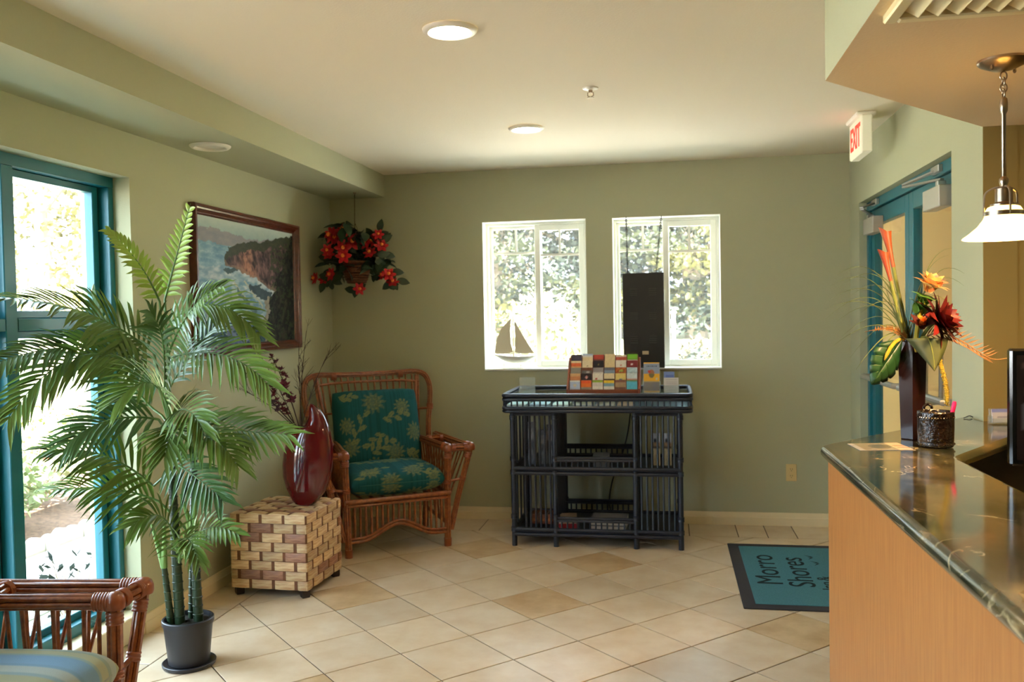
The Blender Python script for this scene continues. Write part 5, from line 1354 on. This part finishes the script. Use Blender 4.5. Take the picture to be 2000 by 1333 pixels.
mb = MB(); petal_ring(mb, c-ax*.02, ax, 6, .055, .022, .75, 0, .3); petal_ring(mb, c-ax*.055, ax, 4, .06, .024, .55, .4, .3); mb.build('bract', M_lotg, t, world=True, smooth=70)
M_prot = mat('dark_red_petal', (66,8,10), .5, objvar=.2, color2=(92,16,10), vscale=12); M_prot2 = mat('orange_petal', (214,104,28), .5)
t = thing('dark_red_protea', 'dark red spiky flower with an orange heart right of the vase rim', 'flower', tuple(VT))
ax = V(.80,-.45,.42).normalized(); c = V(.835,2.985,1.385)
stem(t, bez((.80,3.05,1.29), (.81,3.02,1.36), c, 8), .006, M_cstem)
for (n_, L, w_, op, ph, m) in ((9,.055,.014,.40,0,M_prot2),(10,.080,.020,.70,.3,M_prot),(10,.095,.021,1.05,0,M_prot),(9,.10,.021,1.4,.2,M_prot),(8,.09,.018,1.75,.5,M_prot)):
    mb = MB(); petal_ring(mb, c, ax, n_, L, w_, op, ph, -.15, .12); mb.build('petal', m, t, world=True, smooth=70)
ax2 = V(-.1,-.5,.75).normalized(); c2 = V(.80,2.99,1.365)
for (n_, L, w_, op, ph, m) in ((7,.045,.011,.4,0,M_prot2),(8,.06,.013,.9,.3,M_prot)):
    mb = MB(); petal_ring(mb, c2, ax2, n_, L, w_, op, ph, -.1, .1); mb.build('petal', m, t, world=True, smooth=70)
M_leafO = mat('olive_green_leaf', (84,88,46), .5, color2=(68,74,38), vscale=6); M_leafD = mat('dark_green_leaf', (44,84,44), .4, color2=(32,66,38), vscale=6)
def bigleaf(t, outline, n_, m, th=.0012, world=True):
    """outline: left and right edge points per row of a leaf"""
    mb = MB(); R = len(outline)
    vs = [p for row in outline for p in row]; k = len(outline[0])
    mb.add(vs, [(i*k+j, i*k+j+1, (i+1)*k+j+1, (i+1)*k+j) for i in range(R-1) for j in range(k-1)])
    o = mb.build('blade', m, t, world=True, smooth=180); md = o.modifiers.new('thickness', 'SOLIDIFY'); md.thickness = th; return o
t = thing('triangular_leaf', 'large olive green triangular leaf folded over the vase rim', 'leaf', tuple(VT))
L0, R0, TP = V(.752,3.0,1.334), V(.866,2.955,1.332), V(.826,2.955,1.232); rows = []
for i in range(9):
    v = i/8; a = L0.lerp(TP, v**1.05); b = R0.lerp(TP, v**1.25)+V(.006*math.sin(PI*v),0,0); mid = (a+b)/2+V(0,-.014*(1-v),.004*(1-v))
    rows.append([a, a.lerp(mid,.5)+V(0,-.004,0), mid, b.lerp(mid,.5)+V(0,-.004,0), b])
bigleaf(t, rows, 0, M_leafO)
mr_ = MB(); mr_.tube([rows[i][2]+V(0,-.0018,0) for i in range(9)], [.0016]*8+[.0004], 5); mr_.build('midrib', M_cstem, t, world=True)
stem(t, bez((.80,3.06,1.29), (.80,3.04,1.35), rows[0][2], 8), .003, M_cstem)
t = thing('monstera_leaf', 'dark green split monstera leaf hanging left of the vase', 'leaf', tuple(VT))
def mono():
    mb = MB(); base = V(.748,3.03,1.330); tip = V(.655,2.985,1.205); ax_ = (tip-base); up_ = V(-.62,-.45,.42); up_ = (up_-ax_*up_.dot(ax_)/ax_.length_squared).normalized(); nr = ax_.normalized().cross(up_)
    for sg, slots in ((1, (.24,.46,.66,.82)), (-1, (.34,.60,.80))):
        vs = []; K = 60
        for k in range(K+1):
            v = k/K; w_ = .075*max(0, math.sin(PI*min(1, .12+v*.88)))**.7*(1-.35*v) if v < 1 else 0
            nt_ = max([math.exp(-((v-q)/.016)**2) for q in slots]); w_ *= 1-.72*nt_
            for t_ in (0, .35, .7, 1.0):
                p = base+ax_*(v+.16*t_*(1-v))+up_*sg*w_*t_+nr*.018*t_*t_-V(0,0,.010*t_*t_*(1+v)); vs.append(p)
        mb.add(vs, [(k*4+e, k*4+e+1, k*4+e+5, k*4+e+4) for k in range(K) for e in (0, 1, 2)])
    return mb
o = mono().build('blade', M_leafD, t, world=True, smooth=70); o.modifiers.new('thickness', 'SOLIDIFY').thickness = .001
MB().tube(bez((.782,3.06,1.29), (.765,3.05,1.34), (.742,3.03,1.318), 6)+bez((.742,3.03,1.318), (.70,3.01,1.275), (.655,2.99,1.215), 6)[1:], .0022, 6).build('stem', M_cstem, t, world=True)
M_grass = mat('olive_grass_blade', (112,116,56), .5, objvar=.2)
def blade(t, p0, p1, p2, r=.0036):
    pts = bez(p0, p1, p2, 14); MB().tube(pts, [r*(1-(i/14)**2)+.0004 for i in range(15)], 5, flat=.45).build('blade', M_grass, t, world=True)
t = thing('grass_spray', 'spray of long thin olive grass blades fanning left from the vase', 'grass spray', tuple(VT))
tips = [(.508,1.432,1.49),(.526,1.509,1.59),(.540,1.545,1.62),(.555,1.389,1.50),(.595,1.269,1.44),(.538,1.312,1.42),(.60,1.235,1.40),(.643,1.243,1.40),(.520,1.40,1.55),(.57,1.34,1.46),(.62,1.42,1.50),(.914,1.624,1.60),(.905,1.602,1.56),(.945,1.540,1.60),(.94,1.50,1.58),(.93,1.40,1.55),(.72,1.205,1.36),(.60,1.48,1.56),(.66,1.56,1.50),(.53,1.46,1.56),(.58,1.52,1.60),(.70,1.52,1.45),(.735,1.48,1.42)]
ra = random.Random(4)
for (x, z, zc) in tips:
    y_ = 3.06+ra.uniform(-.08, .04); blade(t, (.775+ra.uniform(-.012,.012), 3.06, 1.30), ((x+.775)/2+(.05 if x < .7 else -.03), (y_+3.06)/2, zc+.03), (x, y_, z))
for k in range(10):
    MB().tube(bez((.768+.003*k,3.07,1.30), (.75+.004*k,3.06,1.40), (.722+.008*k,3.05,1.46+.02*(k % 3)), 8), [.003*(1-i/8)+.0005 for i in range(9)], 5, flat=.4).build('blade', M_palm3, t, world=True)
M_dry = mat('dried_tan_frond', (128,86,38), .6)
def dryfern(path, label, nl, L, end=.92):
    root = path[0]; t = thing('dried_fern_frond', label, 'dried fern', tuple(root)); pts = catmull(path, 24//(len(path)-1)+1)[:25]
    MB().tube(pts, [.0022*(1-i/24)+.001 for i in range(len(pts))], 5).build('stem', M_dry, t, world=True)
    for i in range(nl):
        u = .10+(end-.10)*i/nl; j = min(len(pts)-2, int(u*24)); p = pts[j]; T = (pts[j+1]-pts[j]).normalized()
        for sg in (1, -1):
            d = (T*.75+V(0,-.15,1)*sg*.65).normalized(); l_ = L*(1-.6*u); s_ = d.cross(V(0,1,0)).normalized(); mb = MB()
            q = [p, p+d*l_*.45+s_*.0028, p+d*l_+V(.006,0,.004), p+d*l_*.45-s_*.0028]; mb.add(q+[v_+V(0,.0008,0) for v_ in q], [(0,1,2,3),(7,6,5,4),(0,4,5,1),(1,5,6,2),(2,6,7,3),(3,7,4,0)]); mb.build('leaflet', M_dry, t, world=True, smooth=0)
dryfern([V(.80,3.04,1.322), V(.845,2.98,1.352), V(.905,2.95,1.325), V(.96,2.93,1.283), V(.995,2.92,1.268), V(1.045,2.90,1.279)], 'dried tan fern frond arching right towards the monitor', 19, .052, .72)
dryfern([V(.775,3.04,1.322), V(.73,3.02,1.358), V(.68,3.0,1.366), V(.600,3.0,1.352)], 'dried tan fern frond arching left through the grass blades', 16, .026)
M_amar = mat('mustard_tassel', (166,140,34), .8, bump=.6, bscale=300)
t = thing('mustard_tassel', 'hanging mustard yellow plume curling down right of the vase', 'plume', tuple(VT))
pts = catmull([(.815,3.0,1.325),(.835,2.98,1.305),(.85,2.975,1.25),(.866,2.975,1.18),(.868,2.975,1.12)], 6); MB().tube(pts, [.003]*6+[.0065]*17+[.005,.003], 8).build('plume', M_amar, t, world=True, smooth=180)
mb = MB()
for i in range(6, len(pts)):
    for k in range(7):
        a = 2*PI*k/7+i; mb.lathe([(.0003,-.0022),(.0022,0),(.0003,.0022)], 5, c=tuple(pts[i]+V(math.cos(a)*.0068, math.sin(a)*.0068, ra.uniform(-.004,.004))), cap0=False, cap1=False)
tag(mb.build('bobbles', M_amar, t, world=True), kind='stuff')
t = thing('yellow_tassel', 'short yellow plume drooping left under the grass blades', 'plume', tuple(VT))
MB().tube(bez((.772,3.05,1.322), (.72,3.0,1.355), (.685,2.99,1.265), 12), [.002]*4+[.006]*7+[.005,.002], 8).build('plume', mat('yellow_tassel', (196,164,40), .8, bump=.6, bscale=300), t, world=True, smooth=180)

# ------------------------------------------------------------------ outdoors
M_conc = mat('pale_concrete', (206,206,202), .9, var=.08, vscale=3); M_mulch = mat('brown_mulch', (112,86,66), .95, var=.5, vscale=30)
M_road = mat('sunlit_pavement', (224,222,212), .9, var=.06, vscale=2); M_lawn = mat('dry_lawn', (196,188,142), .95, color2=(170,168,112), vscale=3)
gr = MB(); gr.box(-60, 60, YB+.25, 60, -.6, -.10); structure('ground_back', gr, M_road, smooth=0)
bank = MB(); bank.grid(lambda u, v: V(-40+80*u, 12.2+14*v, -.12+1.0*min(1, v/.36)**.9+.04*n1(u*30, v*9)), 40, 8); structure('lawn_bank', bank, M_lawn, smooth=180)
structure('ground_left', MB().box(-60, XL-.28, -30, YB+.25, -.6, -.06), M_conc, smooth=0)
pv = thing('garden_path', 'pale concrete garden path outside the left window', 'path', (-3.2, 3.0, -.06))
for k in range(11): MB().cbox(-3.91, -3.17, -4.0+1.18*k, -2.828+1.18*k, -.0598, -.012, .008).build('slab', M_conc, pv, world=True)
bed = MB(); bed.grid(lambda u, v: V(-9+5.02*u, -5+14*v, -.05+.10*math.sin(PI*min(1,(1-u)*4)/2)+.03*n1(u*30, v*40)), 30, 50); structure('planting_bed', bed, M_mulch, smooth=180)
ed = thing('scalloped_edging', 'scalloped concrete edging along the rose bed outside the left window', 'edging', (-3.95, 4.5, 0))
M_edge = mat('grey_concrete', (176,168,156), .9, var=.12, vscale=14)
em = MB()
prof = [(-.060,-.06),(.060,-.06)]+[(.060*math.cos(PI*i/12), .035+.045*math.sin(PI*i/12)) for i in range(13)]
n_ = len(prof); em.add([(-.028, y, z) for y, z in prof]+[(.028, y, z) for y, z in prof], [tuple(range(n_))[::-1], tuple(range(n_, 2*n_))]+[(i, (i+1) % n_, n_+(i+1) % n_, n_+i) for i in range(n_)])
emm = em.mesh('edging_stone', M_edge, 30)
for k in range(86): o = link('edging_stone', emm, ed); o.matrix_basis = Matrix.Translation((random.uniform(-.008,.008), -5.2+.124*k, random.uniform(-.006,.006))) @ Matrix.Rotation(random.uniform(-.03,.03), 4, 'Z')
def foliage(n_, pf, size, rnd, flat=.5):
    mb = MB()
    for _ in range(n_):
        c = pf(); a, b = rnd.uniform(0, 6.28), rnd.uniform(-1.1, 1.1); d = V(math.cos(a)*math.cos(b), math.sin(a)*math.cos(b), math.sin(b)); s_ = d.cross(V(rnd.uniform(-1,1), rnd.uniform(-1,1), 1)).normalized(); L = size*rnd.uniform(.6,1.4)
        mb.add([c, c+d*L*.5+s_*L*flat*.5, c+d*L, c+d*L*.5-s_*L*flat*.5], [(0,1,2,3)])
    return mb
ro_ = random.Random(21)
def blob(cx_, cy_, cz_, rx, ry, rz, shell=.6):
    def f():
        while True:
            p = V(ro_.uniform(-1,1), ro_.uniform(-1,1), ro_.uniform(-1,1))
            if shell < p.length < 1: return V(cx_+p.x*rx, cy_+p.y*ry, cz_+p.z*rz)
    return f
M_gl = [mat('sunlit_leaf_a', (52,58,42), .8, objvar=.2, spec=.2), mat('sunlit_leaf_b', (84,84,50), .8, objvar=.2, spec=.2), mat('shaded_leaf', (40,48,40), .8, objvar=.2, spec=.2)]  # lit and shaded leaf tones, the light put into the colour
M_bark = mat('grey_bark', (150,132,110), .9); M_rose = mat('coral_rose_petal', (226,96,90), .6, objvar=.3); M_whitefl = mat('white_blossom', (190,184,150), .7)
M_rl = [mat('pale_rose_leaf_a', (150,160,112), .7, objvar=.2), mat('pale_rose_leaf_b', (164,166,124), .7, objvar=.2), mat('grey_rose_leaf', (120,132,110), .7, objvar=.2)]
def rose(x, y, h, r, label, nf, seed):
    t = thing('rose_bush', label, 'bush', (x, y, .02), 0, 'rose bushes in the bed')
    for k in range(6): a = k*1.05; MB().tube([(0,0,-.03),(math.cos(a)*r*.4, math.sin(a)*r*.4, h*.5),(math.cos(a)*r*.75, math.sin(a)*r*.75, h*.92)], [.008,.006,.003], 5).build('branch', M_bark, t)
    tag(foliage(900, blob(0,0,h*.6,r,r,h*.42,.2), .075, ro_).build('foliage', M_rl[seed % 3], t, smooth=0), kind='stuff')
    pm_ = petal_cluster(.045, 8, ro_, 1.0).mesh('rose_bloom', M_rose, 0)
    for k in range(nf): p = blob(0,0,h*.65,r,r,h*.42,.85)(); o = link('rose_bloom', pm_, t); o.matrix_basis = Matrix.Translation(p) @ Matrix.Rotation(ro_.uniform(0,6), 4, 'Z')
for k, (x, y, h, r, lab, nf) in enumerate(((-4.45,5.15,.55,.34,'rose bush with coral blooms nearest the scalloped edging',7),(-4.75,5.9,.60,.40,'rose bush with coral blooms behind the nearest one',9),(-5.3,5.6,.72,.42,'taller rose bush with coral blooms left of the others',9),(-5.4,6.8,.70,.45,'rose bush furthest along the bed beyond the window',9),(-4.7,4.4,.5,.34,'low rose bush at the window mullion',5))): rose(x, y, h, r, lab, nf, k)
def bush(name, label, x, y, z, rx, ry, rz, n_, size, m, cat='bush', core=None, group=None, shell=.75):
    t = thing(name, label, cat, (x, y, z), 0, group)
    c_ = MB(); c_.grid(lambda u, v: V(rx*.80*math.cos(2*PI*u)*math.sin(PI*v), ry*.80*math.sin(2*PI*u)*math.sin(PI*v), rz-rz*.80*math.cos(PI*v)), 16, 10); c_.build('inner_foliage', core or m, t, smooth=180)
    tag(foliage(n_, blob(0,0,rz,rx,ry,rz,shell), size, ro_).build('foliage', m, t, smooth=0), kind='stuff')
    MB().tube([(0,0,-.1),(0,0,rz*.6)], .03, 6).build('stem', M_bark, t); return t
bush('round_shrub', 'yellow green round shrub behind the roses outside the left window', -6.6, 7.0, 0, .55, .55, .55, 1600, .08, M_gl[1])
t = thing('low_hedge_plant', 'dark twiggy low plant just outside the foot of the left window', 'bush', (-2.93, 3.86, -.05))
M_plum = mat('dark_plum_leaf', (38,46,40), .9, spec=.05)
for k in range(9):
    a = .7*k; tip_ = V(.10*math.cos(a), -.26+.065*k, .20+.12*((k*5) % 4)/3); MB().tube(bez((0,-.02,-.03), (tip_.x*.3, tip_.y*.5, .12), tip_, 6), [.005,.0045,.004,.0035,.003,.0025,.002], 5).build('branch', M_bark, t)
    tag(foliage(9, (lambda q: (lambda: q+V(ro_.uniform(-.05,.05), ro_.uniform(-.05,.05), ro_.uniform(-.08,.02))))(tip_), .06, ro_, .45).build('foliage', M_plum, t, smooth=0), kind='stuff')
def tree(name, label, x, y, z, h, clumps, m, nleaf, size, group=None, seed=0, m2=None):
    t = thing(name, label, 'tree', (x, y, z), 0, group); rr = random.Random(seed)
    MB().tube([(0,0,-.3),(.05*h*rr.uniform(-1,1),0,h*.4),(0,0,h*.85)], [.035*h,.025*h,.008*h], 8).build('trunk', M_bark, t)
    mb = MB(); mb2 = MB()
    for (dx, dy, dz, r1, r2) in clumps:
        q = foliage(nleaf, blob(dx*h, dy*h, dz*h, r1*h, r1*h*.8, r2*h, .35), size, rr, .75); (mb if m2 is None or rr.random() < .62 else mb2).add(q.v, q.f)
        MB().tube([(0,0,dz*h*.8),(dx*h*.7, dy*h*.7, dz*h)], [.012*h,.004*h], 5).build('branch', M_bark, t)
    tag(mb.build('crown', m, t, smooth=0), kind='stuff')
    if m2 is not None: tag(mb2.build('sunlit_clumps', m2, t, smooth=0), kind='stuff')  # lighter clumps imitate the sunlit layers of the crown
    return t
def layered(rr, n_):
    out = []
    for k in range(n_):
        z = .08+.88*k/n_; w_ = .34*(1-z*.55)
        for s_ in (-1, 1, 0): out.append((s_*w_*rr.uniform(.4,1.0), rr.uniform(-.25,.1), z+rr.uniform(-.03,.03), rr.uniform(.13,.2), rr.uniform(.035,.06)))
    return out
for k, (x, y, h, lab) in enumerate(((-5.6,19.5,6.6,'layered cypress seen at the left edge of the left back window'),(-3.3,18.2,7.2,'layered cypress seen behind the white flowering bush'),(-1.2,19.2,6.4,'layered cypress hidden between the two back windows'),(.6,18.4,7.0,'layered cypress seen through the right back window'),(2.6,19.4,6.6,'layered cypress at the right edge of the right back window'),(-2.2,22.5,8.4,'taller cypress standing behind the gap of the front row'),(1.7,22.8,8.6,'taller cypress behind the right window trees'))):
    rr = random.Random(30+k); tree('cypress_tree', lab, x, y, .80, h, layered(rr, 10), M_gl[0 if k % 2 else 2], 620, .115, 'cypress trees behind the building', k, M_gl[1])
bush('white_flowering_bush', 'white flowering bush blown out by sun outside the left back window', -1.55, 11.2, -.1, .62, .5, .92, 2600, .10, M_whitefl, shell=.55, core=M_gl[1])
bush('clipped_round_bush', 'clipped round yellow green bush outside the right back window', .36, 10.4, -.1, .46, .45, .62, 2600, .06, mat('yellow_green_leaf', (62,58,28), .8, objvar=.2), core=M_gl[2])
t = thing('white_post', 'thin white post standing outside the right back window', 'post', (.07, 11.7, -.1)); MB().cbox(-.025, .025, -.025, .025, 0, 1.52, .006).build('shaft', M_white, t); MB().lathe([(.040,1.52),(.040,1.535),(.001,1.565)], 4).build('cap', M_white, t)
tree('street_tree', 'pale leafy tree across the road outside the left window', -9.6, 12.2, 0, 5.2, [(-.25,0,.45,.2,.13),(.15,.1,.5,.22,.13),(-.05,0,.68,.25,.15),(.22,0,.75,.18,.12),(-.2,.1,.85,.2,.12),(.05,0,.95,.16,.1),(0,0,.35,.22,.1)], mat('pale_sunlit_leaf', (124,118,76), .8), 900, .13, None, 5)
